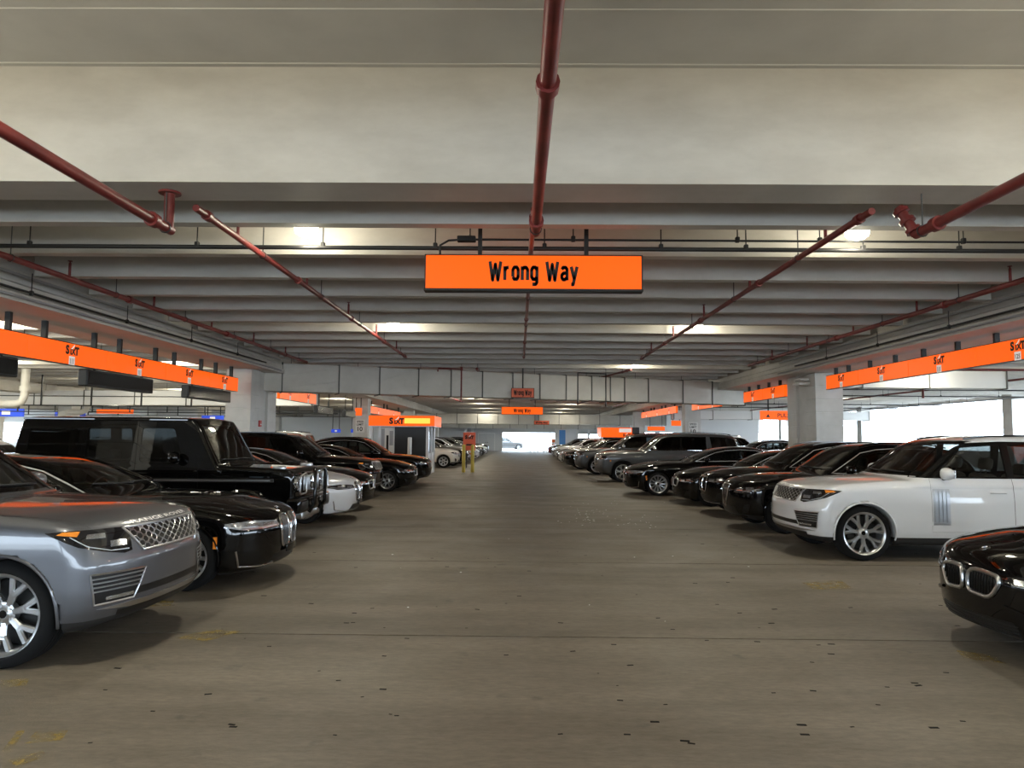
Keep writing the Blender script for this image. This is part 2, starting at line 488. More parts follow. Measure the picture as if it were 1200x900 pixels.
# ------------------------------------------------------------------ pipes
def pipe_thing(name, label, pts, r, mat='red_pipe', couplings=(), hangers=(), heads=(), group=None, cat='pipe', ztop=SLAB_Z):
    root = empty(name, pts[0]); tag(root, label, cat, group)
    o0 = Vector(pts[0])
    rel = [Vector(p)-o0 for p in pts]
    MB().tube(rel, r, 12).build('pipe_run', mat, root, 50)
    d = (rel[-1]-rel[0])
    for t in couplings:
        c = rel[0]+d*t; u = d.normalized()
        mb = MB().cyl(c-u*.05, c+u*.05, r*1.45, 12)
        side = u.cross(Vector((0,0,1))).normalized()
        mb.rbox(-.03, .03, -r*2.0, r*2.0, -.025, .025, .008, 1, Matrix.Translation(c))
        mb.build('coupling', mat, root, 40)
    for t in hangers:
        c = rel[0]+d*t
        MB().cyl(c+Vector((0,0,r)), Vector((c.x, c.y, ztop-o0.z)), .009, 6).tube([c+Vector((r*1.15*math.cos(a), 0, r*1.15*math.sin(a))) for a in np.linspace(0, 2*PI, 13)[:-1]], .007, 5, closed=True).build('hanger_rod', 'rod_steel', root)
    for t in heads:
        c = rel[0]+d*t
        mb = MB().cyl(c, c+Vector((0,0,.26)), .022, 8).lathe([(.0,.30),(.035,.30),(.035,.29),(.012,.285),(.012,.25)], 10, 'z', Matrix.Translation(c))
        mb.build('sprinkler_head', mat, root, 40)
    return root
ZA, ZB = 4.02, 4.30
Y_A, Y_B0, Y_B1 = 7.93, 7.98, 23.3
for (xa, xb, side_) in ((-3.95, -3.70, 'left'), (.175, .155, 'middle'), (4.44, 3.98, 'right')):
    where = {'left': 'above the aisle edge by the off-roader', 'middle': 'running over the wrong way sign', 'right': 'above the aisle edge by the white car'}[side_]
    p = pipe_thing('sprinkler_pipe', 'thick red sprinkler main below the deep beam '+where, [(xa, -1.0, ZA), (xa, Y_A, ZA)], .055, couplings=(.62, .955), hangers=(.985,), ztop=RIB_Z)
    o = Vector((xa, -1.0, ZA))
    if side_ == 'right':
        e0, e1 = Vector((xa, Y_A, ZA))-o, Vector((xa-.12, Y_A+.12, ZB+.06))-o
        el = MB().tube([e0, e1], .055, 12)
        for t in (.15, .5, .85): el.tube([e0+(e1-e0)*(t-.06), e0+(e1-e0)*(t+.06)], .085, 12)
        el.build('elbow', 'red_pipe', p, 50)
    elif side_ == 'left':
        MB().cyl(Vector((xa, Y_A-.06, ZA))-o, Vector((xa, Y_A-.06, RIB_Z))-o, .055, 12).lathe([(.05,0),(.12,0),(.12,-.02),(.05,-.02)], 14, 'z', Matrix.Translation(Vector((xa, Y_A-.06, RIB_Z))-o)).build('riser', 'red_pipe', p, 50)
    nh = [(9.9-Y_B0)/(Y_B1-Y_B0)+k*.2 for k in range(5)]
    pipe_thing('sprinkler_pipe', 'slimmer red sprinkler branch with upright heads '+where, [(xb, Y_B0, ZB), (xb, Y_B1, ZB)], .042 if side_ != 'middle' else .034,
               couplings=[.02,.25,.5,.75,.98], hangers=[q for q in (.14, .34, .55, .75, .93)], heads=[.08,.28,.48,.68,.88] if side_ != 'middle' else ())
for (x, lb) in ((-7.52, 'left girder over the left sign row'), (8.1, 'right girder over the right sign row')):
    pipe_thing('sprinkler_pipe', 'long red sprinkler pipe beside the '+lb, [(x, 2.0, ZB), (x, 25.2, ZB)], .048, couplings=[.1,.3,.5,.7,.9], hangers=[.12,.24,.36,.48,.6,.72,.84,.96], heads=[.18,.3,.42,.54,.66,.78,.9])
for k, (x0, x1, y0, y1, z) in enumerate(((-1.6, -1.6, 27.2, 27.9, 4.3), (4.4, 3.4, 28, 33.0, 4.38), (-4.5, -3.6, 36, 46, 3.95), (4.8, 3.9, 36, 48, 3.95), (7.0, 6.6, 38, 50, 3.9))):
    pipe_thing('sprinkler_pipe', ['short red sprinkler drop in front of the slanting duct', 'red sprinkler branch running past the slanting duct', 'red sprinkler pipe beyond the duct on the booth side', 'red sprinkler pipe beyond the duct over the grey cars', 'red sprinkler pipe beyond the duct beside the girder'][k],
               [(x0, y0, z), (x1, y1, z)], .04, couplings=(.1, .9), hangers=(.2, .8), heads=())
pt = empty('drop_pipe', (-2.2, 27.35, 3.2)); tag(pt, 'red drop pipe crossing the front of the slanting duct', 'pipe')
MB().tube([(0,0,-.1), (0,0,1.1), (-.9,0,1.12), (-.9,.0,1.0)], .035, 10).build('pipe_run', 'red_pipe', pt, 50)
MB().cyl((0,0,1.04), (0,0,1.18), .055, 10).build('coupling', 'red_pipe', pt, 50)
MB().cyl((0,0,1.1), (0,0,SLAB_Z-3.2), .012, 6).build('hanger_rod', 'rod_steel', pt)
pt = empty('drop_pipe', (3.6, 29.6, 3.2)); tag(pt, 'second red drop pipe on the slanting duct past the pale sign', 'pipe')
MB().tube([(0,0,-.2), (0,0,1.15), (-1.2,-.5,1.15), (-1.2,-.5,-.1)], .03, 10).build('pipe_run', 'steel_black', pt, 50)
MB().cyl((0,0,1.15), (0,0,SLAB_Z-3.2), .012, 6).build('hanger_rod', 'rod_steel', pt)
# black conduits across the bay
def conduit(name, label, pts, r, mat='steel_black', rods=(), cat='conduit', ztop=SLAB_Z):
    o0 = Vector(pts[0]); root = empty(name, o0); tag(root, label, cat)
    MB().tube([Vector(p)-o0 for p in pts], r, 8).build('conduit_run', mat, root, 50)
    for (x, y, z) in rods:
        MB().cyl(Vector((x,y,z))-o0, Vector((x,y,ztop))-o0, .009, 6).rbox(-.03,.03,-.03,.03,-.04,.04,.01,1,Matrix.Translation(Vector((x,y,z))-o0)).build('hanger_rod', 'steel_black', root)
    return root
yc = 10.0
conduit('conduit', 'thick black conduit hung across the bay behind the wrong way sign', [(XL1, yc, 4.385), (XR0, yc, 4.385)], .032, rods=[(x, yc, 4.42) for x in (-7.0, -4.6, -2.8, -1.2, .35, 2.0, 3.2, 4.85, 6.2)])
thin = conduit('conduit', 'thin black conduit above the thick one across the bay', [(-1.12, yc-.10, 4.26), (-1.12, yc-.10, 4.40), (-1.0, yc-.10, 4.47), (-.75, yc-.10, 4.485), (XR0, yc-.10, 4.485)], .016, rods=[(x, yc-.10, 4.5) for x in (-.7, .75, 3.05, 4.2, 6.2)])
MB().rbox(.24, .50, -.05, .05, .19, .27, .01, 1).build('junction_box', 'steel_black', thin)
for (x, z, sgn, lb) in ((XL1+.05, GIRD_Z+.20, 1, 'left'), (XR0-.05, GIRD_Z+.20, -1, 'right')):
    conduit('conduit', 'black conduit along the face of the %s girder' % lb, [(x+.03*sgn, 2, z-.02), (x+.03*sgn, 23.4, z-.02)], .022, rods=[(x+.03*sgn, y, z-.02) for y in (9,12,15,18,21)], ztop=RIB_Z)
    conduit('conduit', 'grey conduit under the ledge of the %s girder' % lb, [(x-.05*sgn, 2, z+.245), (x-.05*sgn, 25, z+.245)], .03, 'grey_conduit')
    conduit('conduit', 'second grey conduit along the foot of the %s girder' % lb, [(x, 2, GIRD_Z+.07), (x, 25, GIRD_Z+.07)], .025, 'grey_conduit')
    conduit('conduit', 'black conduit behind the orange sign row on the %s side' % lb, [((-11.2 if sgn > 0 else 12.0), 9, 3.95), ((-11.2 if sgn > 0 else 12.0), 25.6, 3.75)], .035, rods=[((-11.2 if sgn > 0 else 12.0), y, 3.9) for y in (10,13,16,19,22,25)])
# ------------------------------------------------------------------ ducts
def duct(label, p0, p1, z0, z1, depth, joints, group=None, mat='duct_paint'):
    """joints: distances along the duct where flanges sit; it faces the camera side"""
    a, bq = Vector(p0), Vector(p1); d = bq-a; L = d.length
    root = empty('air_duct', (a.x, a.y, z0), math.atan2(d.y, d.x)); tag(root, label, 'duct', group)
    h = z1-z0
    js = [0]+list(joints)+[L]
    for i in range(len(js)-1):
        x0, x1 = js[i]+.012, js[i+1]-.012
        s = MB().rbox(x0, x1, 0, depth, 0, h, .012, 1).build('duct_section', mat, root)
        if (x1-x0) > 1.1:     # pressed stiffening creases
            for (xa, za, xb, zb) in ((x0+.05, .05, x1-.05, h*.42), (x0+.05, h*.5, x1-.05, h*.95)) if i % 2 else ():
                MB().tube([(xa, -.002, za), (xb, -.002, zb)], .006, 4).build('crease', mat, s)
    for x in js:
        MB().box(x-.022, x+.022, -.035, depth+.035, -.035, 0).box(x-.022, x+.022, -.035, depth+.035, h, h+.035).box(x-.022, x+.022, -.035, 0, 0, h).box(x-.022, x+.022, depth, depth+.035, 0, h).build('flange', 'flange_dark' if 'flange_dark' in MATS else new_mat('flange_dark', (.10,.10,.09), .5), root)
    for k in range(int(L/2.4)):
        x = 1.2+k*2.4
        MB().cyl((x, .1, h), (x, .1, SLAB_Z-z0-.02), .01, 6).build('hanger_rod', 'rod_steel', root)
    return root
duct('long cream air duct slanting across the aisle', (-9.3, 25.15), (10.5, 33.35), 3.28, 4.29, .9, [.9, 2.9, 4.4, 5.9, 7.2, 8.5, 9.8, 11.0, 12.2, 13.4, 14.3, 15.0, 16.2, 18.0, 19.6])
duct('far cream air duct straight across before the exit', (-12, 70), (1.6, 70), 2.97, 3.95, 1.2, [2,4,6,8,10,12])
duct('cream air duct across the aisle on the exit side of the far duct', (2.0, 70.8), (14.5, 70.8), 2.97, 3.95, 1.2, [2,4,6,8,10])
duct('slim duct along the wall above the exit', (-9, 84.5), (13, 84.5), 2.72, 3.3, .8, [2,4,6,8,10,12,14,16,18,20])
duct('white air duct hung in the right bay behind the sign row', (11.4, 28.0), (19.0, 28.0), 3.75, 4.42, 1.0, [2.0,4.6], mat='wall_white')
duct('white air duct crossing the left bay behind the sign row', (-30, 40.0), (-11, 38.0), 3.3, 4.1, 1.0, [3,6,9,12,15], mat='wall_white')

# pipes of the right bay
pipe_thing('sprinkler_pipe', 'red sprinkler pipe along the middle of the right bay', [(20.0, 20, 4.17), (20.0, 62, 4.17)], .045, couplings=[.1,.3,.5,.7], hangers=[.05,.15,.25,.35,.45,.55,.7,.9])
pipe_thing('sprinkler_pipe', 'red sprinkler cross pipe over the right bay before the white duct', [(11.6, 26.2, 4.3), (28.0, 26.2, 4.3)], .045, couplings=[.1,.5,.9], hangers=[.05,.25,.5,.75,.95])
dp = empty('drop_pipe', (17.2, 30.6, 3.5)); tag(dp, 'short red drop pipe hanging past the white duct', 'pipe')
MB().tube([(0,0,0), (0,0,.85), (.3,0,.85)], .05, 10).build('pipe_run', 'red_pipe', dp, 50)
MB().cyl((0,0,.85), (0,0,SLAB_Z-3.5), .012, 6).build('hanger_rod', 'rod_steel', dp)
for k, (y, z) in enumerate(((33.0, 4.02), (37.5, 4.0), (45.0, 3.9), (52.5, 4.0))):
    conduit('conduit', 'black conduit over the right bay %s' % ['just past the white duct', 'above the pull forward sign', 'between the pull forward sign and red cabinet', 'closest to the red cabinet'][k], [(11.5, y, z), (28.5, y, z)], .03, rods=[(x, y, z+.03) for x in (13, 16, 19, 22, 25, 28)])
conduit('conduit', 'grey conduit along the parapet side of the right bay', [(28.7, 20, 4.2), (28.7, 70, 4.2)], .05, 'grey_conduit', rods=[(28.7, y, 4.25) for y in (30, 36, 48, 56)])
duct('white air duct far back in the right bay beyond the pull forward sign', (12.0, 55.5), (27.0, 55.5), 3.2, 3.85, 1.0, [3,6,9,12], mat='wall_white')
# ------------------------------------------------------------------ lamps
LAMP_SPOT, LAMP_POINT = 150.0, 120.0
def lamp(x, y, label, z=4.64, k=1.0, ks=1.0):
    root = empty('ceiling_lamp', (x, y, z)); tag(root, label, 'lamp', 'ceiling lamps')
    MB().lathe([(0,.20),(.06,.20),(.09,.16),(.15,.10),(.165,.03),(.16,.01)], 24, 'z').build('housing', 'lamp_metal', root, 40)
    MB().lathe([(.158,.02),(.165,-.03),(.15,-.09),(.10,-.13),(.05,-.145),(0,-.148)], 24, 'z').build('globe', 'lamp_globe', root, 60)
    MB().cyl((0,0,.2), (0,0,SLAB_Z-z), .018, 8).build('stem', 'lamp_metal', root)
    ld = bpy.data.lights.new('lamp_light', 'SPOT'); ld.energy = LAMP_SPOT*ks; ld.spot_size = math.radians(166); ld.spot_blend = .7; ld.shadow_soft_size = .12; ld.color = (1,.93,.78)
    lo = bpy.data.objects.new('lamp_light', ld); COL.objects.link(lo); lo.parent = root; lo.location = (0,0,-.17)
    lp = bpy.data.lights.new('lamp_glow', 'POINT'); lp.energy = LAMP_POINT*k; lp.shadow_soft_size = .15; lp.color = (1,.94,.74)
    lo = bpy.data.objects.new('lamp_glow', lp); COL.objects.link(lo); lo.parent = root; lo.location = (0,0,-.17)
    return root
row_names = ['behind the thick mains', 'beside the wrong way sign', 'second row past the wrong way sign', 'just before the slanting duct', 'just past the slanting duct', 'over the booth', 'over the second column pair', 'before the small wrong way sign', 'past the small wrong way sign', 'before the far duct', 'by the exit']
for k, y in enumerate([3.8, 9.85, 18.0, 27.6, 35.6, 43.5, 51.5, 59.4, 69.0, 78.5]):
    for (x, s) in ((-3.2, 'left parked row'), (4.5, 'right parked row')):
        zz = 4.64
        if k == 3 and x < 0: continue
        lamp(x if k != 1 else x+.2, y, 'round ceiling lamp on the %s side, %s' % (s, row_names[k]), zz, 1.9 if k == 0 else 1.0, .6 if k == 0 else 1.0)
for x, s in ((-7.7, 'left'), (8.3, 'right')): lamp(x, 5.4, 'added ceiling lamp out of view beside the %s girder, brightening the deep beam' % s, k=1.9, ks=.4)  # extra pair added out of view to brighten the deep rib's face
for y in (-4.5,):
    for x in (-3.25, 4.55): lamp(x, y, 'round ceiling lamp far behind the thick mains over the %s parked row' % ('left' if x < 0 else 'right'))
for i, x in enumerate((-13.5, -20.5, -32.0, -40.0)):
    for j, y in enumerate((9.85, 18.0, 27.6, 35.6, 43.5, 53.1, 62.6)):
        lamp(x, y, 'round ceiling lamp in the left bay, bay row %s, lane %s' % (['one','two','three','four','five','six','seven'][j], ['nearest the aisle','second from the aisle','third from the aisle','fourth from the aisle'][i]), k=3.2, ks=3)
for x in (15.5, 22.0):
    for j, y in enumerate((9.0, 18.2, 27.0, 36.0, 48.0)):
        lamp(x, y, 'round ceiling lamp in the right bay, bay row %s, %s' % (['one','two','three','four','five'][j], 'nearer the aisle' if x < 20 else 'nearer the parapet'), k=1.6, ks=1.6)

# ------------------------------------------------------------------ signs
def RYZ(x, y, z, face):
    """matrix for lettering: face '+x' reads when looking towards -x, '-x' the other way, '-y' towards the camera"""
    if face == '+x': R = Matrix(((0,0,1),(1,0,0),(0,1,0)))
    elif face == '-x': R = Matrix(((0,0,-1),(-1,0,0),(0,1,0)))
    else: R = Matrix(((1,0,0),(0,0,-1),(0,1,0)))
    return Matrix.Translation((x,y,z)) @ R.to_4x4()
def brand(root, M, h, num=None, box=True):
    """the rental firm's word mark: black letters, white swoosh, small white number box"""
    word('lettering', 'S', M @ Matrix.Translation((-h*.78,.05*h,0)), 'ink_black', root, h, .06)
    word('lettering', 'I', M @ Matrix.Translation((-h*.22,-.08*h,0)), 'ink_black', root, h*.72, .06)
    word('lettering', 'X', M @ Matrix.Translation((h*.22,-.08*h,0)), 'ink_black', root, h*.72, .06)
    word('lettering', 'T', M @ Matrix.Translation((h*.80,.02*h,0)), 'ink_black', root, h*.92, .06)
    pts = [(-h*.30,.20*h),(-h*.05,.30*h),(h*.25,.62*h),(h*.42,.70*h),(h*.30,.42*h),(h*.12,.22*h),(-h*.10,.16*h)]
    mb = MB().add([(M @ Vector((a,b_,.006)))[:] for a, b_ in pts], [tuple(range(len(pts)))])
    mb.build('swoosh', 'sign_white', root, fixn=False)
    if box:
        s = h*.5
        P = [(-s,-h*1.48),(s,-h*1.48),(s,-h*.6),(-s,-h*.6)]
        MB().add([(M @ Vector((a,b_,.005)))[:] for a, b_ in P], [(0,1,2,3)]).build('number_box', 'sign_white', root, fixn=False)
        if num: word('number', num, M @ Matrix.Translation((0,-h*1.08,.004)), 'ink_black', root, h*.5, .02, width=s*1.5)
        else:
            for k in (-1, 0, 1):
                Q = [(k*s*.55-s*.12,-h*1.4),(k*s*.55+s*.12,-h*1.4),(k*s*.55+s*.12,-h*.8),(k*s*.55-s*.12,-h*.8)]
                MB().add([(M @ Vector((a,b_,.008)))[:] for a, b_ in Q], [(0,1,2,3)]).build('number_mark', 'grey_conduit', root, fixn=False)
def strip_sign(x, y0, y1, z0, z1, face, label, logo_y=None, posts=(), num=None, group=None, ztop=GIRD_Z):
    root = empty('hanging_sign', (x, (y0+y1)/2, z0)); tag(root, label, 'sign', group)
    L = y1-y0; h = z1-z0
    MB().rbox(-.06, .06, -L/2+.006, L/2-.006, 0, h, .006, 1).build('light_box', 'sign_orange', root)
    MB().box(-.066, .066, -L/2+.004, L/2-.004, -.012, .0).box(-.066, .066, -L/2+.004, L/2-.004, h, h+.012).build('edge_rail', 'steel_black', root)
    if logo_y is not None:
        s = 1 if face == '+x' else -1
        brand(root, RYZ(.062*s, logo_y-(y0+y1)/2, h*.66, face), h*.46, num)
        brand(root, RYZ(-.062*s, logo_y-(y0+y1)/2, h*.66, '-x' if s > 0 else '+x'), h*.46, num)
    for py in posts:
        MB().box(-.05, .05, py-(y0+y1)/2-.035, py-(y0+y1)/2+.035, h+.012, ztop-z0).build('post', 'steel_black', root)
    return root
order = ['first', 'second', 'third', 'fourth', 'fifth', 'sixth']
bL = [10.6, 13.3, 15.95, 18.6, 21.25, 23.45]
for i in range(5):
    y0, y1 = bL[i], bL[i+1]
    strip_sign(-9.3, y0, y1, 3.14, 3.57, '+x', 'glowing orange sign panel of the left row, %s panel away from the left column' % order[4-i], (y0+y1)/2+.02, (y0+.55, y1-.45), group='orange panels along the left girder')
bR = [7.4, 10.05, 12.7, 15.3, 17.95, 20.6, 22.75]
for i in range(6):
    y0, y1 = bR[i], bR[i+1]
    strip_sign(9.8, y0, y1, 3.30, 3.71, '-x', 'glowing orange sign panel of the right row, %s panel away from the right column' % order[5-i], (y0+y1)/2, (y0+.7, y1-.6), num='125' if i == 2 else None, group='orange panels along the right girder')
for k, (x, y0, y1, z0, f_, lb) in enumerate(((-9.3, 27.6, 30.1, 3.14, '+x', 'orange sign panel hung just behind the left column'), (-9.3, 30.1, 32.6, 3.14, '+x', 'orange sign panel one past the one behind the left column'),
        (9.8, 26.3, 28.7, 3.28, '-x', 'orange sign panel hung just behind the right column'), (9.8, 28.7, 31.1, 3.28, '-x', 'orange sign panel one past the one behind the right column'),
        (9.8, 34.8, 37.4, 3.28, '-x', 'orange sign panel before the speed limit column'), (9.8, 37.4, 40.4, 3.28, '-x', 'orange sign panel hung right beside the speed limit column'),
        (9.8, 44.5, 48.5, 3.28, '-x', 'orange sign panel past the speed limit column'), (9.8, 48.5, 52.5, 3.28, '-x', 'orange sign panel second past the speed limit column'), (9.8, 52.5, 57.0, 3.28, '-x', 'orange sign panel third past the speed limit column'),
        (-9.3, 44.5, 50, 3.14, '+x', 'orange sign panel beyond the booth roof'), (-9.3, 50, 56, 3.14, '+x', 'orange sign panel second beyond the booth roof'))):
    strip_sign(x, y0, y1, z0, z0+.43, f_, lb, (y0+y1)/2, (y0+.6, y1-.6))
# dark boxes under the left row
for k, (y0, y1) in enumerate(((10.9, 13.1), (15.2, 18.0), (19.9, 22.9), (32.9, 35.6), (38.2, 40.6))):
    root = empty('display_box', (-9.34, (y0+y1)/2, 2.74)); tag(root, 'black unlit display box hung under the left sign row, %s towards the booth' % order[k], 'display', 'dark boxes under the left signs')
    L = y1-y0
    MB().rbox(-.10, .10, -L/2, L/2, 0, .36, .02, 1).build('case', 'steel_black', root)
    MB().rbox(.10, .108, -L/2+.05, L/2-.05, .04, .32, .004, 1).build('screen', 'gloss_black', root)
    for s in (-1, 1): MB().box(-.02, .02, s*L*.35-.02, s*L*.35+.02, .36, .386 if k < 3 else 1.17).build('bracket', 'steel_black', root)
def wrong_way(xc, y, z0, w, h, label, lit=True, posts=(), th=.16, pm=None):
    root = empty('hanging_sign', (xc, y, z0)); tag(root, label, 'sign')
    MB().rbox(-w/2, w/2, 0, th, 0, h, .008, 1).build('light_box', 'sign_orange' if lit else 'sign_orange_dull', root)
    fr = MB().box(-w/2-.02, w/2+.02, -.012, th+.012, -.03, 0).box(-w/2-.012, w/2+.012, -.006, th+.006, h, h+.012)
    for s in (-1, 1): fr.box(s*(w/2+.006)-.008, s*(w/2+.006)+.008, -.008, th+.008, 0, h)
    fr.build('frame', 'steel_black', root)
    stroke_word('lettering', 'Wrong Way', RYZ(0, -.002, h*.49, '-y'), 'ink_black', root, h*.56, w*.418 if lit else w*.8)
    for px in posts:
        MB().box(px-.028, px+.028, th/2-.03, th/2+.03, h+.012, SLAB_Z-z0).build('post', 'steel_black', root)
    return root
wrong_way(.19, 9.68, 3.742, 2.96, .462, 'large glowing orange sign reading Wrong Way over the aisle', posts=(-.74, .73))
wrong_way(.25, 50, 3.30, 2.86, .50, 'small glowing orange sign reading Wrong Way far down the aisle', posts=(-.9, .9))
wrong_way(.16, 28.75, 3.31, .90, .36, 'pale unlit Wrong Way sign in front of the slanting duct', False, (0,), .03)
wrong_way(2.25, 69.9, 2.95, 1.45, .36, 'pale unlit Wrong Way sign on the far duct', False, (), .03)
# speed limit plates
for x, lb in ((-9.36, 'column beside the booth'), (10.28, 'right column past the grey cars')):
    root = empty('speed_sign', (x, 42.36, 1.92)); tag(root, 'white speed limit 10 plate on the '+lb, 'sign')
    MB().rbox(-.27, .27, -.015, .0, 0, .74, .01, 1).build('plate', 'plate_white', root)
    for s_, z, hh in (('SPEED', .63, .12), ('LIMIT', .46, .12), ('10', .2, .26)):
        word('lettering', s_, RYZ(0, -.018, z, '-y'), 'ink_black', root, hh, .02, width=.4 if hh < .2 else .3)
# pull forward sign in the right bay
root = empty('hanging_sign', (15.2, 40, 2.78)); tag(root, 'orange sign reading Pull Forward in the right bay', 'sign')
MB().rbox(-1.75, 1.75, 0, .1, 0, .50, .006, 1).build('light_box', 'sign_orange', root)
word('lettering', 'PULL FORWARD', RYZ(.35, -.002, .25, '-y'), 'ink_black', root, .24, .02, width=2.3)
MB().add([(-1.45,-.006,.14),(-1.21,-.006,.14),(-1.33,-.006,.34)], [(0,1,2)]).build('arrow', 'ink_black', root, fixn=False)
for s in (-1.3, 0, 1.3): MB().box(s-.03, s+.03, .02, .08, .5, SLAB_Z-2.78).build('post', 'steel_black', root)
for k, (px0, px1, py0, py1, Y, lb) in enumerate(((787, 798, 493, 499, 58, 'small orange sign beyond the speed limit column'), (759, 779, 500, 504.5, 62, 'narrow orange sign low beside the far booth'), (113, 156, 480, 484.5, 52, 'flat orange sign far in the left bay'), (416, 424, 478, 487, 41.5, 'little orange sign in front of the booth side column'))):
    a, b_ = at_y(px0, py1, Y), at_y(px1, py0, Y)
    root = empty('hanging_sign', ((a.x+b_.x)/2, Y, a.z)); tag(root, lb, 'sign')
    w, h = b_.x-a.x, b_.z-a.z
    MB().rbox(-w/2, w/2, 0, .08, 0, h, .01, 1).build('light_box', 'sign_orange', root)
    for s in (-.35, .35): MB().box(s*w-.02, s*w+.02, .02, .06, h, SLAB_Z-a.z).build('post', 'steel_black', root)
# blue boards of the neighbouring lots
for k, (px0, px1, py0, py1, Y, lb) in enumerate(((-14, 28, 479, 488, 46, 'blue hanging board beside the off-roader roof tail'), (64, 100, 483, 487.5, 58, 'narrow blue hanging board past the first blue board'), (236, 262, 487, 493, 55, 'blue hanging board next to the left column'),
        (388, 399, 503, 507, 75, 'small blue board far beyond the left column'), (411, 420, 503, 507, 78, 'small blue board furthest beyond the left column'))):
    a, b_ = at_y(px0, py1, Y), at_y(px1, py0, Y)
    root = empty('hanging_board', ((a.x+b_.x)/2, Y, a.z)); tag(root, lb, 'sign')
    w, h = b_.x-a.x, b_.z-a.z
    MB().rbox(-w/2, w/2, 0, .08, 0, h, .01, 1).build('board', 'blue_sign', root)
    MB().rbox(-w*.12, w*.12, -.01, 0, h*.25, h*.75, .004, 1).build('logo_patch', 'sign_white', root)
    for s in (-.35, .35): MB().box(s*w-.03, s*w+.03, .02, .06, h, SLAB_Z-a.z).build('post', 'steel_black', root)
ak = empty('alarm_pull', (-8.93, 24.65, 2.0)); tag(ak, 'small red alarm box on the left column', 'alarm')
MB().rbox(0, .05, -.1, .1, 0, .22, .01, 1).build('case', 'red_box', ak)
MB().rbox(.05, .06, -.05, .05, .06, .1, .004, 1).build('pull_bar', 'plate_white', ak)
rb = empty('red_cabinet', (18.9, 65.9, .5)); tag(rb, 'tall red cabinet on the grey wall of the right bay', 'cabinet')
MB().rbox(-.25, .25, -.15, .08, 0, 1.25, .02, 1).build('case', 'red_box', rb)
MB().rbox(-.2, .2, -.165, -.15, .6, 1.15, .01, 1).build('door', 'pane', rb)
ex = empty('exit_fixture', (9.55, 24.6, 3.55)); tag(ex, 'white emergency light with two heads on the right column', 'light')
MB().rbox(-.1, .28, -.4, .2, .0, .09, .02, 1).build('case', 'plate_white', ex)
MB().rbox(-.08, .26, -.38, .1, .15, .22, .02, 1).build('head', 'plate_white', ex)
MB().cyl((.1, -.1, .09), (.1, -.1, .15), .02, 6).build('neck', 'plate_white', ex)

# ------------------------------------------------------------------ booth, posts
bt = empty('rental_booth', (-5.2, 33.4, 0)); tag(bt, 'small orange-topped rental booth at the edge of the aisle', 'booth')
X0, X1, Y0_, Y1_ = -1.5, 1.45, -1.4, 1.4
MB().rbox(X0-.0, X1, Y0_, Y1_, 2.17, 2.63, .02, 1).build('fascia', 'sign_orange', bt)
MB().box(X0, X1, Y0_, Y1_, 2.13, 2.17).build('soffit', 'booth_white', bt)
MB().rbox(.10, 1.25, Y0_-.012, Y0_+.02, 2.28, 2.52, .04, 2).build('glow_panel', 'sign_glow', bt)
brand(bt, RYZ(-.25, Y0_-.014, 2.38, '-y'), .30, box=False)
MB().box(-.35, 1.1, Y0_+.18, Y0_+.25, 0, 2.13).build('black_panel', 'booth_black', bt)
MB().box(-1.4, 1.1, Y0_+.18, Y1_-.2, 0, .12).build('plinth', 'booth_black', bt)
MB().box(-1.4, -.35, Y1_-.3, Y1_-.2, 0, 2.13).build('back_wall', 'booth_white', bt)
MB().box(-.35, 1.1, Y1_-.3, Y1_-.2, 0, 2.13).build('back_wall', 'booth_black', bt)
for (x, y) in ((-1.4, Y0_+.2), (-1.02, Y0_+.2), (1.12, Y0_+.2), (1.12, 0), (1.12, Y1_-.25), (-1.4, Y1_-.25)):
    MB().rbox(x-.06, x+.06, y-.06, y+.06, 0, 2.13, .01, 1).build('post', 'booth_white', bt)
MB().box(1.08, 1.14, Y0_+.25, Y1_-.25, 0, .95).build('counter_wall', 'booth_white', bt)
MB().box(1.10, 1.115, Y0_+.25, -.06, .95, 2.13).box(1.10, 1.115, .06, Y1_-.3, .95, 2.13).build('window', 'pane', bt)
pw = MB().rbox(-.98, -.38, Y0_+.18, Y0_+.2, .9, 2.1, .005, 1).build('poster', 'plate_white', bt)
for k, (a, b_, c, d) in enumerate(((-.95,-.80,1.2,2.05),(-.72,-.62,1.0,1.75),(-.58,-.42,1.3,1.95))):
    MB().rbox(a, b_, Y0_+.172, Y0_+.18, c, d, .003, 1).build('poster_block', 'grey_conduit' if k != 1 else 'ink_black', pw)
post = empty('guard_post', (-4.72, 31.2, 0)); tag(post, 'white and orange guard post in front of the booth', 'post')
MB().lathe([(.09,.55),(.09,1.62),(.085,1.66),(0,1.67)], 16, 'z').build('upper_sleeve', 'white_post', post, 40)
MB().lathe([(.095,0),(.095,.85)], 16, 'z').build('lower_sleeve', 'orange_post', post, 40)
sp = empty('post_sign', (-2.42, 34.8, 0)); tag(sp, 'twin yellow bollards carrying an orange upright sign', 'sign')
for k, (x, y) in enumerate(((-.22, 0), (.20, .12))):
    MB().lathe([(.085,0),(.085,1.27),(.07,1.32),(0,1.335)], 16, 'z', Matrix.Translation((x,y,0))).build('bollard', 'yellow_post', sp, 40)
MB().rbox(-.27, .33, .20, .24, 1.05, 1.92, .01, 1).build('panel', 'sign_orange_dull', sp)
MB().cyl((-.1,.22,.2), (-.1,.22,1.1), .02, 6).cyl((.2,.22,.0), (.2,.22,1.1), .02, 6).build('panel_leg', 'steel_black', sp)
brand(sp, RYZ(.03, .195, 1.68, '-y'), .19, box=False)
MB().box(-.12, .18, .185, .197, 1.28, 1.36).build('caption_bar', 'ink_black', sp)
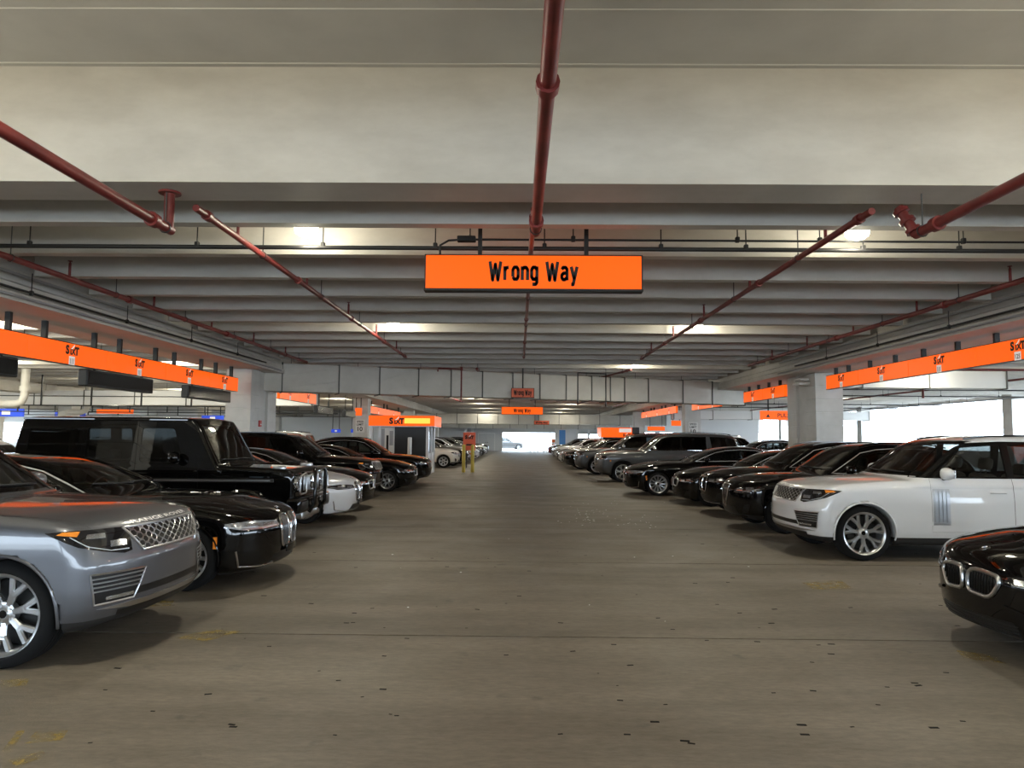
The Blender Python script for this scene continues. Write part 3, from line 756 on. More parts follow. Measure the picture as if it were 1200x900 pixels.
# second booth far on the right
b2 = empty('rental_booth', (7.1, 51.2, 0)); tag(b2, 'far rental booth with an orange top behind the grey cars', 'booth')
MB().rbox(-1.35, 1.3, -1.2, 1.2, 1.75, 2.42, .02, 1).build('fascia', 'sign_orange', b2)
MB().rbox(-.1, .75, -1.215, -1.2, 2.1, 2.36, .004, 1).build('caption_panel', 'sign_white', b2)
brand(b2, RYZ(.4, -1.212, 1.9, '-y'), .22, box=False)
MB().rbox(.8, 1.3, -1.23, -1.2, 2.0, 2.45, .01, 1).build('black_box', 'booth_black', b2)
MB().box(-1.2, 1.2, -1.0, 1.0, 0, 1.75).build('cabin', 'booth_black', b2)
# red barrier heap seen above far car
rbx = empty('red_barrier', (3.9, 58, 0)); tag(rbx, 'red plastic barrier standing between far right cars', 'barrier')
# posts at the exit
for k, x in enumerate((1.45, 1.9, 2.3, 3.0, 3.35)):
    root = empty('exit_post', (x, 84.8+.3*(k % 2), 0)); tag(root, 'white crowd post standing before the bright exit', 'post', 'white posts at the exit')
    MB().lathe([(.16,0),(.16,.06),(.05,.09),(.05,.95),(.08,.97),(.08,1.02),(0,1.03)], 14, 'z').build('shaft', 'white_post', root, 40)
    MB().lathe([(.055,.55),(.055,.75)], 14, 'z').build('band', 'orange_post', root, 40)
root = empty('exit_post', (4.15, 85.4, 0)); tag(root, 'thick orange post beside the white exit posts', 'post')
MB().lathe([(.2,0),(.2,1.45),(.16,1.5),(0,1.52)], 14, 'z').build('shaft', 'orange_post', root, 40)
MB().lathe([(.205,.9),(.205,1.1)], 14, 'z').build('band', 'white_post', root, 40)
bpy.data.objects.remove(rbx)

# floor marks and litter
def mark(pts, lab):
    P = [on_floor(*p) for p in pts]
    mb = MB().add([(p.x, p.y, .002) for p in P], [tuple(range(len(P)))])
    return mb.build('floor_marking', 'worn_yellow', fl, fixn=False)
m = bpy.data.materials.new('worn_yellow'); m.use_nodes = True; MATS['worn_yellow'] = m
n, l, b = nodes_of(m)
b.inputs['Base Color'].default_value = (.34,.25,.07,1); b.inputs['Roughness'].default_value = .7
g = n.new('ShaderNodeNewGeometry'); nz = n.new('ShaderNodeTexNoise'); nz.inputs['Scale'].default_value = 9; nz.inputs['Detail'].default_value = 8; nz.inputs['Roughness'].default_value = .7
rp = n.new('ShaderNodeValToRGB'); rp.color_ramp.elements[0].position = .42; rp.color_ramp.elements[1].position = .60; rp.color_ramp.elements[1].color = (.75,.75,.75,1)
l.new(g.outputs['Position'], nz.inputs['Vector']); l.new(nz.outputs['Fac'], rp.inputs['Fac']); l.new(rp.outputs['Color'], b.inputs['Alpha'])
mark([(2,880),(20,857),(30,856),(12,882)], 0); mark([(28,872),(42,858),(80,856),(72,868)], 0); mark([(8,892),(50,880),(56,886),(20,899)], 0)
mark([(205,748),(250,738),(285,740),(240,752)], 0); mark([(0,798),(35,795),(30,804),(0,806)], 0)
mark([(940,683),(985,680),(1000,690),(955,692)], 0); mark([(1120,762),(1165,768),(1180,778),(1130,772)], 0); mark([(165,705),(205,703),(200,710),(170,711)], 0)
ch = MB(); rng = random.Random(3)
for k in range(90):
    if k < 55: px, py = rng.gauss(690, 16), rng.gauss(604, 7)
    elif k < 75: px, py = rng.gauss(750, 14), rng.gauss(611, 5)
    else: px, py = rng.uniform(420, 900), rng.uniform(560, 740)
    p = on_floor(px, py); s = rng.uniform(.005, .014)
    ch.rbox(-s, s, -s*.8, s*.8, 0, s*.5, s*.2, 1, Matrix.Translation((p.x, p.y, 0)) @ Matrix.Rotation(rng.uniform(0,6), 4, 'Z'))
o = ch.build('litter', 'white_plain'); tag(o, 'scattered white crumbs of litter on the aisle floor', 'litter', kind='stuff')
lm = MB()
for k in range(120):
    px, py = rng.uniform(80, 1150), rng.uniform(600, 880)
    p = on_floor(px, py); s = rng.uniform(.008, .03)
    lm.rbox(-s, s, -s*.4, s*.4, 0, .002, .0008, 1, Matrix.Translation((p.x, p.y, 0)) @ Matrix.Rotation(rng.uniform(-.3,.3), 4, 'Z'))
o = lm.build('floor_debris', 'tyre'); tag(o, 'small dark specks and gum spots on the concrete floor', 'debris', kind='stuff')

# hanging rails of the neighbouring lots in the left bay
for k, (Y, z, x0, x1) in enumerate(((34.0, 3.05, -42, -11.5), (45.5, 3.1, -44, -11.5), (57.0, 3.2, -44, -11.5))):
    root = empty('sign_rail', (x0, Y, z)); tag(root, ['long thin black rail with drop rods between left column and white duct', 'long thin black rail with drop rods past the white duct', 'long thin black rail with drop rods beside the flat orange sign'][k], 'rail')
    MB().tube([(0,0,0), (x1-x0,0,0)], .03, 6).build('rail', 'steel_black', root)
    MB().tube([(0,0,.45), (x1-x0,0,.45)], .022, 6).build('rail', 'steel_black', root)
    for j in range(int((x1-x0)/2.4)+1):
        MB().box(j*2.4-.03, j*2.4+.03, -.03, .03, 0, SLAB_Z-z).build('drop_rod', 'steel_black', root)
for k, (y, lb) in enumerate(((30.15, 'before the white duct'), (41.25, 'past the white duct'))):
    root = empty('drain_pipe', (-22.5-4*k, y, 0)); tag(root, 'thick cream drain pipe with elbows in the left bay, %s' % lb, 'pipe')
    MB().tube([(0,0,0), (0,0,2.6), (.1,0,2.85), (.35,0,2.95), (1.2,0,2.95), (1.45,0,3.05), (1.55,0,3.3), (1.55,0,SLAB_Z-.05)], .16, 14).build('pipe_run', 'duct_paint', root, 50)
    MB().cyl((0,0,2.3), (0,0,2.5), .2, 14).cyl((1.55,0,3.5), (1.55,0,3.7), .2, 14).build('collar', 'duct_paint', root, 50)
# ------------------------------------------------------------------ car bodies as smooth fields
def pchip(pts, n=700):
    x = np.array([p[0] for p in pts], float); y = np.array([p[1] for p in pts], float)
    h = np.diff(x); d = np.diff(y)/h
    m = np.zeros(len(x))
    m[0], m[-1] = d[0], d[-1]
    for i in range(1, len(x)-1):
        if d[i-1]*d[i] > 0:
            w1, w2 = 2*h[i]+h[i-1], h[i]+2*h[i-1]
            m[i] = (w1+w2)/(w1/d[i-1]+w2/d[i])
    X = np.linspace(x[0], x[-1], n)
    k = np.clip(np.searchsorted(x, X, side='right')-1, 0, len(x)-2)
    t = (X-x[k])/h[k]
    Y = ((1+2*t)*(1-t)**2*y[k] + t*(1-t)**2*h[k]*m[k] + t*t*(3-2*t)*y[k+1] + t*t*(t-1)*h[k]*m[k+1])
    G = np.gradient(Y, X)
    return (lambda q: np.interp(q, X, Y)), (lambda q: np.interp(q, X, G))
def smax(a, b, k):
    h = np.maximum(k-np.abs(a-b), 0)/k
    return np.maximum(a, b) + h*h*k*.25
def smin(a, b, k):
    return -smax(-a, -b, k)

class Field:
    def __init__(s, P):
        s.P = P; s.L, s.W, s.H = P['L'], P['W'], P['H']
        s.top, s.dtop = pchip(P['top']); s.roof, s.droof = pchip(P['roof'])
        s.plan, _ = pchip(P['plan']); s.inset, _ = pchip(P['inset'])
        s.front, s.dfront = pchip(P['front']); s.rear, _ = pchip(P['rear'])
        s.bot, _ = pchip(P['bot'])
        s.uc = P.get('uc', 1.1)
    def f(s, p, arches=True):
        P = s.P
        x, y, z = p[..., 0], p[..., 1], p[..., 2]
        u = s.L/2 - x; ay = np.abs(y); q = ay/s.W
        a = (z - s.top(u) + P['crown']*q**P.get('crownp', 2.2))/np.sqrt(1+s.dtop(u)**2)
        b = ay - (s.plan(u) - s.inset(z))
        cf, pf = P['nose']
        c = (s.front(z) + cf*q**pf - u)/np.sqrt(1 + np.minimum(s.dfront(z)**2, 9) + (cf*pf*q**(pf-1)/s.W)**2)
        cr, pr = P['tail']
        d = (u - s.rear(z) + cr*q**pr)/np.sqrt(1 + (cr*pr*q**(pr-1)/s.W)**2)
        e = s.bot(u) - z
        low = smax(a, b, P['ks']); low = smax(low, c, P['kf']); low = smax(low, d, P['kr']); low = smax(low, e, P.get('kb', .08))
        ue = u - P['wcurve']*q*q*np.clip((P['umid']-u)/1.0, -1, 1)
        a2 = (z - s.roof(ue) + P['rcrown']*q**2.2)/np.sqrt(1+np.minimum(s.droof(ue)**2, 16))
        zb, zt, wb, wt = P['gh']
        t = (z-zb)/(zt-zb)
        wg = (wb + (wt-wb)*t)
        g = np.clip((u-P['umid'])/(s.L-P['umid']), 0, 1)
        wg = wg*(1-P.get('gtaper', .1)*g*g)
        b2 = (ay - wg)/np.sqrt(1+((wb-wt)/(zt-zb))**2)
        gr = smax(a2, b2, P['kg'])
        gr = smax(gr, zb-.12-z, .03)
        F = smin(low, gr, P['kj'])
        if arches:
            for (uw, R) in ((P['uf'], P['ra']), (P['ur'], P['ra'])):
                hy = np.hypot(u-uw, z-P['wr'])
                F = np.maximum(F, -np.maximum(hy-R, (s.W-.33)-ay))
        return F
    def grad(s, p, arches=True, e=.003):
        G = np.zeros_like(p)
        for k in range(3):
            d = np.zeros(3); d[k] = e
            G[..., k] = (s.f(p+d, arches)-s.f(p-d, arches))/(2*e)
        return G
    def normal(s, p, arches=True):
        G = s.grad(p, arches)
        return G/np.maximum(np.linalg.norm(G, axis=-1, keepdims=True), 1e-9)
    def march(s, o, d):
        """outermost surface point along a ray"""
        o = np.asarray(o, float); d = np.asarray(d, float)
        t = np.zeros(len(o))
        for _ in range(90):
            t = t + np.clip(s.f(o+d*t[:, None], False), -.02, .2)*.7
        return o+d*t[:, None]
    def surf(s, mode, A, B):
        A = np.asarray(A, float).ravel(); B = np.asarray(B, float).ravel(); n = len(A)
        o = np.zeros((n, 3)); d = np.zeros((n, 3))
        if mode == 'front':
            o[:, 0] = s.L/2+.25; o[:, 1] = A; o[:, 2] = B; d[:, 0] = -1
        elif mode == 'back':
            o[:, 0] = -s.L/2-.25; o[:, 1] = A; o[:, 2] = B; d[:, 0] = 1
        elif mode in ('side+', 'side-'):
            sg = 1 if mode == 'side+' else -1
            o[:, 0] = s.L/2-A; o[:, 1] = sg*(s.W+.2); o[:, 2] = B; d[:, 1] = -sg
        elif mode == 'top':
            o[:, 0] = s.L/2-A; o[:, 1] = B; o[:, 2] = s.H+.15; d[:, 2] = -1
        elif mode == 'wrap':
            th = np.radians(A); xc = s.L/2-s.uc
            R = 1.75
            o[:, 0] = xc+R*np.cos(th); o[:, 1] = R*np.sin(th); o[:, 2] = B
            d[:, 0] = -np.cos(th); d[:, 1] = -np.sin(th)
        P = s.march(o, d)
        return P, s.normal(P, False)
    def th(s, u, y):
        return math.degrees(math.atan2(y, s.uc-u))

def inpoly(poly, a, b):
    r = False; n = len(poly); j = n-1
    for i in range(n):
        (x1, y1), (x2, y2) = poly[i], poly[j]
        if (y1 > b) != (y2 > b) and a < (x2-x1)*(b-y1)/(y2-y1)+x1: r = not r
        j = i
    return r
def mir(poly):
    return [(-a, b) for a, b in poly][::-1]

def patch(F, mode, poly, off=.003, th=.015, res=None, mb=None):
    """a shell piece lying on the body, outlined by poly in the coordinates of mode"""
    pa = np.array(poly, float); lo = pa.min(0)-1e-3; hi = pa.max(0)+1e-3
    if res is None: res = (1.6 if mode == 'wrap' else .03, .03)
    na = max(2, int((hi[0]-lo[0])/res[0])+2); nb = max(2, int((hi[1]-lo[1])/res[1])+2)
    bm = bmesh.new()
    A = np.linspace(lo[0], hi[0], na); B = np.linspace(lo[1], hi[1], nb)
    vs = [[bm.verts.new((a, b, 0)) for b in B] for a in A]
    for i in range(na-1):
        for j in range(nb-1):
            bm.faces.new((vs[i][j], vs[i+1][j], vs[i+1][j+1], vs[i][j+1]))
    n = len(poly)
    for i in range(n):
        (a0, b0), (a1, b1) = poly[i], poly[(i+1) % n]
        no = Vector((b1-b0, -(a1-a0), 0))
        if no.length < 1e-9: continue
        bmesh.ops.bisect_plane(bm, geom=bm.verts[:]+bm.edges[:]+bm.faces[:], plane_co=(a0, b0, 0), plane_no=no.normalized())
    kill = [f for f in bm.faces if not inpoly(poly, f.calc_center_median().x, f.calc_center_median().y)]
    bmesh.ops.delete(bm, geom=kill, context='FACES')
    bm.verts.index_update()
    q = np.array([v.co[:] for v in bm.verts])
    P3, N3 = F.surf(mode, q[:, 0], q[:, 1])
    out = P3+N3*off; inn = P3-N3*(th-off)
    nv = len(q)
    faces = [[v.index for v in f.verts] for f in bm.faces]
    for e in bm.edges:
        if e.is_boundary:
            a, b = e.verts[0].index, e.verts[1].index
            faces.append((a, b, nv+b, nv+a))
    bm.free()
    if mb is None: mb = MB()
    mb.add(np.concatenate([out, inn]), faces)
    return mb
def path(F, mode, pts, off=.0, step=.03, closed=False):
    p = [tuple(q) for q in pts]
    if closed: p = p+[p[0]]
    st = (step*40 if mode == 'wrap' else step, step)
    A, B = [], []
    for i in range(len(p)-1):
        k = max(1, int(max(abs(p[i+1][0]-p[i][0])/st[0], abs(p[i+1][1]-p[i][1])/st[1])))
        for j in range(k):
            A.append(p[i][0]+(p[i+1][0]-p[i][0])*j/k); B.append(p[i][1]+(p[i+1][1]-p[i][1])*j/k)
    if not closed:
        A.append(p[-1][0]); B.append(p[-1][1])
    P3, N3 = F.surf(mode, A, B)
    return P3+N3*off
def strip(F, mode, pts, r, off=.0, mb=None, n=6, closed=False, step=.03):
    if mb is None: mb = MB()
    mb.tube(path(F, mode, pts, off, step, closed), r, n, closed=closed)
    return mb
def roundpoly(poly, r, k=4):
    """rounded corners"""
    out = []; n = len(poly)
    for i in range(n):
        p = Vector(poly[i]); a = Vector(poly[i-1])-p; b = Vector(poly[(i+1) % n])-p
        d = min(r, a.length*.45, b.length*.45)
        p0, p2 = p+a.normalized()*d, p+b.normalized()*d
        for j in range(k+1):
            t = j/k
            out.append(tuple(p0*(1-t)**2+p*2*t*(1-t)+p2*t*t))
    return out

def surface_nets(fn, lo, hi, h):
    lo = np.array(lo, float); n = np.ceil((np.array(hi)-lo)/h).astype(int)+1
    ax = [lo[i]+h*np.arange(n[i]) for i in range(3)]
    G = np.stack(np.meshgrid(*ax, indexing='ij'), -1)
    F = fn(G)
    s = F < 0
    c = tuple(slice(0, m-1) for m in n)
    cnt = np.zeros(tuple(m-1 for m in n)); acc = np.zeros(cnt.shape+(3,))
    base = np.stack(np.meshgrid(*[np.arange(m-1) for m in n], indexing='ij'), -1).astype(float)
    corners = [(i, j, k) for i in (0,1) for j in (0,1) for k in (0,1)]
    def sl(o): return tuple(slice(o[i], n[i]-1+o[i]) for i in range(3))
    for a in corners:
        for d in range(3):
            if a[d] == 0:
                b = list(a); b[d] = 1
                fa, fb = F[sl(a)], F[sl(b)]
                m = (fa < 0) != (fb < 0)
                t = np.where(m, fa/np.where(m, fa-fb, 1), 0)
                for q in range(3):
                    acc[..., q] += np.where(m, a[q]+(t if q == d else 0), 0)
                cnt += m
    act = cnt > 0
    idx = -np.ones(cnt.shape, int); idx[act] = np.arange(act.sum())
    V = lo + h*(base[act]+acc[act]/cnt[act][:, None])
    quads = []
    for d in range(3):
        e1, e2 = (d+1) % 3, (d+2) % 3
        S0 = np.take(s, np.arange(0, n[d]-1), d); S1 = np.take(s, np.arange(1, n[d]), d)
        M = S0 != S1
        I = np.argwhere(M)
        I = I[(I[:, e1] > 0) & (I[:, e2] > 0) & (I[:, e1] < n[e1]-1) & (I[:, e2] < n[e2]-1)]
        def at(o1, o2):
            J = I.copy(); J[:, e1] += o1; J[:, e2] += o2
            return idx[J[:, 0], J[:, 1], J[:, 2]]
        q = np.stack([at(-1,-1), at(0,-1), at(0,0), at(-1,0)], 1)
        fl = ~S0[I[:, 0], I[:, 1], I[:, 2]]
        q[fl] = q[fl][:, ::-1]
        quads.append(q)
    Q = np.concatenate(quads)
    return V, Q

class Proto:
    """one car model: its parts, ready to be set down any number of times"""
    def __init__(s, spec):
        s.P = spec; s.F = Field(spec); s.parts = []
    def add(s, name, me, mat, parent=None, loc=(0,0,0), rz=0., label=None):
        if isinstance(me, MB): me = me.mesh(name, 38)
        if len(me.materials) == 0: me.materials.append(MATS['placeholder'])
        s.parts.append((name, me, mat, parent, loc, rz, label))
        return len(s.parts)-1
    def place(s, name, x, y, heading, paint, label, group=None, skip=(), cat='car', swap=None):
        root = empty(name, (x, y, 0), heading)
        tag(root, label, cat, group)
        obs = []
        for (nm, me, mat, par, loc, rz, lb) in s.parts:
            if nm in skip or (par is not None and obs[par] is None):
                obs.append(None); continue
            o = bpy.data.objects.new(nm, me)
            COL.objects.link(o)
            o.parent = root if par is None else obs[par]
            o.location = loc; o.rotation_euler = (0, 0, rz)
            mk = paint if mat == 'paint' else (swap or {}).get(mat, mat)
            o.material_slots[0].link = 'OBJECT'
            o.material_slots[0].material = MATS[mk]
            if lb: o['label'] = lb
            obs.append(o)
        return root

def shell(pr, h=.03):
    """the painted body, cut into panels and glass along outlines"""
    P, F = pr.P, pr.F
    V, Q = surface_nets(lambda g: F.f(g), (-F.L/2-.09, -F.W-.07, .1), (F.L/2+.09, F.W+.07, F.H+.09), h)
    for _ in range(4):
        fv = F.f(V); g = F.grad(V)
        st = (fv/np.maximum((g**2).sum(1), .2))[:, None]*g
        ln = np.linalg.norm(st, axis=1, keepdims=True)
        V = V - st*np.minimum(1, .5*h/np.maximum(ln, 1e-9))
    me = bpy.data.meshes.new('shell'); me.from_pydata(V.tolist(), [], Q.tolist())
    bm = bmesh.new(); bm.from_mesh(me); bpy.data.meshes.remove(me)
    lay = bm.faces.layers.int.new('tag')
    names = ['body']
    def cut(nm, poly, mode, ok, only=None, mg=.05):
        pa = np.array(poly); lo = pa.min(0)-mg; hi = pa.max(0)+mg
        ia, ib = {'side': (0, 2), 'front': (1, 2), 'top': (0, 1)}[mode]
        faces = []
        for f in bm.faces:
            c = f.calc_center_median()
            if lo[0] < c[ia] < hi[0] and lo[1] < c[ib] < hi[1] and ok(c, f.normal): faces.append(f)
        geom = list({e for f in faces for e in f.edges})+list({v for f in faces for v in f.verts})+faces
        n = len(poly)
        for i in range(n):
            (a0, b0), (a1, b1) = poly[i], poly[(i+1) % n]
            no = [0, 0, 0]; co = [0, 0, 0]
            no[ia] = b1-b0; no[ib] = -(a1-a0); co[ia] = a0; co[ib] = b0
            no = Vector(no)
            if no.length < 1e-7: continue
            r = bmesh.ops.bisect_plane(bm, geom=geom, dist=1e-5, plane_co=co, plane_no=no.normalized())
            geom = r['geom']
        k = len(names); names.append(nm)
        for g in geom:
            if isinstance(g, bmesh.types.BMFace) and g.is_valid:
                c = g.calc_center_median()
                if inpoly(poly, c[ia], c[ib]) and (only is None or names[g[lay]] in only): g[lay] = k
        return k
    def ux(poly): return [(F.L/2-u, z) for u, z in poly]
    for sg in (1, -1):
        side = lambda c, n, sg=sg: c.y*sg > .3 and n.y*sg > .25
        if 'dlo' in P: cut('window_surround', ux(P['dlo']), 'side', side)
        for w in P['windows']:
            cut('side_window', ux(w), 'side', side)
        for dpoly in P.get('doors', []):
            cut('door', ux(dpoly), 'side', side, only=('body',))
    cut('windshield', P['wind'], 'front', lambda c, n: c.x > F.L/2-P['umid'] and n.x > .12 and c.z > P['wind'][0][1]-.06, only=('body', 'window_surround'))
    if 'rearwin' in P:
        cut('rear_window', P['rearwin'], 'front', lambda c, n: c.x < -F.L/4 and n.x < -.12)
    if 'hood' in P:
        cut('hood', [(F.L/2-u, y) for u, y in P['hood']], 'top', lambda c, n: c.x > F.L/2-2.2 and n.z > P.get('hoodnz', .3) and c.z > .7, only=('body',))
    if 'roofpanel' in P:
        cut('roof_panel', [(F.L/2-u, y) for u, y in P['roofpanel']], 'top', lambda c, n: n.z > .3 and c.z > P['H']-.3, only=('body',))
    zc = P.get('sill')
    if zc:
        faces = [f for f in bm.faces if f[lay] == 0 and f.calc_center_median().z < zc+.1]
        geom = list({e for f in faces for e in f.edges})+list({v for f in faces for v in f.verts})+faces
        r = bmesh.ops.bisect_plane(bm, geom=geom, dist=1e-5, plane_co=(0,0,zc), plane_no=(0,0,1))
        k = len(names); names.append('lower_cladding')
        for g in r['geom']:
            if isinstance(g, bmesh.types.BMFace) and g.calc_center_median().z < zc: g[lay] = k
    bm.verts.index_update(); bm.faces.index_update()
    allv = np.array([v.co[:] for v in bm.verts])
    N = F.normal(allv)
    faces = {}
    for f in bm.faces:
        faces.setdefault(f[lay], []).append([v.index for v in f.verts])
    bm.free()
    mats = {'body': 'paint', 'door': 'paint', 'hood': 'paint', 'roof_panel': P.get('roofmat', 'paint'), 'window_surround': P.get('surround', 'gloss_black'),
            'side_window': 'car_glass', 'windshield': 'car_glass_front', 'rear_window': 'car_glass', 'lower_cladding': P.get('sillmat', 'black_plastic')}
    def sub(fs, gap=0., off=0.):
        ids = np.unique(np.concatenate([np.array(f) for f in fs])); mp = {int(a): i for i, a in enumerate(ids)}
        v = allv[ids].copy(); nn = N[ids]
        ff = [[mp[i] for i in f] for f in fs]
        if gap:
            ec = {}
            for f in ff:
                for a, b in zip(f, f[1:]+f[:1]):
                    ec[(min(a, b), max(a, b))] = ec.get((min(a, b), max(a, b)), 0)+1
            bd = {i for e, c in ec.items() if c == 1 for i in e}
            mv = {i: np.zeros(3) for i in bd}
            for f in ff:
                c = v[f].mean(0)
                for i in f:
                    if i in bd:
                        d = c-v[i]; mv[i] += d
            for i in bd:
                d = mv[i]-nn[i]*np.dot(mv[i], nn[i]); l = np.linalg.norm(d)
                if l > 1e-6: v[i] = v[i]+d/l*gap
        if off: v = v-nn*off
        return v, ff, nn
    def to_mesh(nm, v, ff, nn):
        me = bpy.data.meshes.new(nm)
        me.from_pydata(v.tolist(), [], ff)
        me.polygons.foreach_set('use_smooth', [True]*len(me.polygons))
        me.normals_split_custom_set_from_vertices(nn.tolist())
        me.update()
        return me
    doors = []
    for k, fs in sorted(faces.items()):
        nm = names[k]
        gap = .0035 if nm in ('door', 'hood') else 0.
        off = .006 if nm in ('side_window', 'rear_window') else 0.
        v, ff, nn = sub(fs, gap, off)
        i = pr.add(nm, to_mesh(nm, v, ff, nn), mats[nm])
        if nm == 'door': doors.append((i, v[:, 1].mean() > 0, v[:, 0].mean()))
    # dark lining inside the cabin
    lin = []
    u0, u1 = P['cabin']
    for k, fs in faces.items():
        if names[k] in ('side_window', 'windshield', 'rear_window', 'hood', 'lower_cladding'): continue
        for f in fs:
            c = allv[f].mean(0)
            if u0 < F.L/2-c[0] < u1 and c[2] > .55: lin.append(f[::-1])
    v, ff, nn = sub(lin, 0, .03)
    mb = MB().add(v, ff); zf = P.get('floorz', .45)
    mb.box(F.L/2-u1+.05, F.L/2-u0, -F.W+.16, F.W-.16, zf-.02, zf)
    pr.add('interior_lining', mb.mesh('interior_lining', None, False), 'interior_dark')
    return doors

def seat_mesh(x, y, z, w=.50, tilt=.22):
    """a front seat facing +x, base at (x,y,z)"""
    mb = MB()
    mb.rbox(x-.05, x+.48, y-w/2, y+w/2, z, z+.2, .06, 3)
    M = Matrix.Translation((x, y, z+.12)) @ Matrix.Rotation(-tilt, 4, 'Y')
    mb.rbox(-.16, .0, -w/2, w/2, 0, .62, .06, 3, M)
    hb = MB()
    hb.rbox(-.14, -.03, -.13, .13, .68, .86, .05, 3, M)
    for s in (-1, 1):
        p0 = M @ Vector((-.08, .06*s, .6)); p1 = M @ Vector((-.08, .06*s, .7))
        hb.cyl(p0, p1, .008, 6)
    return mb, hb
def cabin(pr, zf, useat, urear, zdash, ucowl, wheel_at=None, rows=2):
    F = pr.F; X = lambda u: F.L/2-u
    for y in (.37, -.37):
        mb, hb = seat_mesh(X(useat), y, zf)
        i = pr.add('seat', mb, 'seat'); pr.add('headrest', hb, 'seat', i)
    rowsu = [urear] if rows == 2 else [urear, urear+.85]
    for ur in rowsu:
        mb = MB()
        mb.rbox(X(ur)-.05, X(ur)+.45, -F.W+.3, F.W-.3, zf, zf+.2, .06, 3)
        M = Matrix.Translation((X(ur), 0, zf+.12)) @ Matrix.Rotation(-.3, 4, 'Y')
        mb.rbox(-.16, 0, -F.W+.3, F.W-.3, 0, .58, .06, 3, M)
        i = pr.add('rear_bench', mb, 'seat')
        for y in (.38, -.38):
            hb = MB().rbox(-.13, -.03, y-.13, y+.13, .6, .77, .05, 3, M)
            pr.add('headrest', hb, 'seat', i)
    mb = MB().rbox(X(ucowl+.62), X(ucowl+.12), -F.W+.22, F.W-.22, zdash-.28, zdash-.03, .06, 3)
    d = pr.add('dashboard', mb, 'interior_dark')
    # steering wheel before the driver (left seat)
    c = Vector((X(ucowl+.78), .37, zdash-.03))
    ax = Matrix.Rotation(math.radians(-62), 4, 'Y')
    mb = MB()
    mb.tube([c+(ax @ Vector((.185*math.cos(a), .185*math.sin(a), 0))) for a in np.linspace(0, 2*PI, 25)[:-1]], .014, 8, closed=True)
    mb.cyl(c, c+Vector((.3, 0, -.1)), .025, 8)
    mb.cyl(c+(ax @ Vector((0,-.18,0))), c+(ax @ Vector((0,.18,0))), .014, 6)
    mb.rbox(c.x-.02, c.x+.03, c.y-.06, c.y+.06, c.z-.05, c.z+.05, .02)
    pr.add('steering_wheel', mb, 'interior_dark')

def tyre_mesh(R, w, rr):
    p = [(rr-.01, -w/2+.02), (rr+.01, -w/2), (R-.07, -w/2-.004), (R-.03, -w/2+.008), (R-.008, -w/2+.03), (R, -w/2+.055)]
    for k in (-.045, 0, .045):
        p += [(R, k-.006), (R-.012, k-.004), (R-.012, k+.004), (R, k+.006)]
    p += [(R, w/2-.055), (R-.008, w/2-.03), (R-.03, w/2-.008), (R-.07, w/2+.004), (rr+.01, w/2), (rr-.01, w/2-.02)]
    return MB().lathe(p, 56, 'y')
def spoke(mb, a0, r0, w0, y0, a1, r1, w1, y1, th=.035):
    V = []
    for (a, r, w, y) in ((a0, r0, w0, y0), (a1, r1, w1, y1)):
        d = np.array([math.cos(a), 0, math.sin(a)]); t = np.array([-math.sin(a), 0, math.cos(a)])
        for (s, q, k) in ((-1, 0, 1), (-.55, 1, 1), (.55, 1, 1), (1, 0, 1), (1, -1, 1), (-1, -1, 1)):
            V.append(d*r+t*w/2*s+np.array([0, y-(.012 if q == 0 else (0 if q == 1 else th)), 0]))
    mb.add(V, [(0,1,7,6), (1,2,8,7), (2,3,9,8), (3,4,10,9), (4,5,11,10), (5,0,6,11), (0,5,4,3,2,1), (6,7,8,9,10,11)])
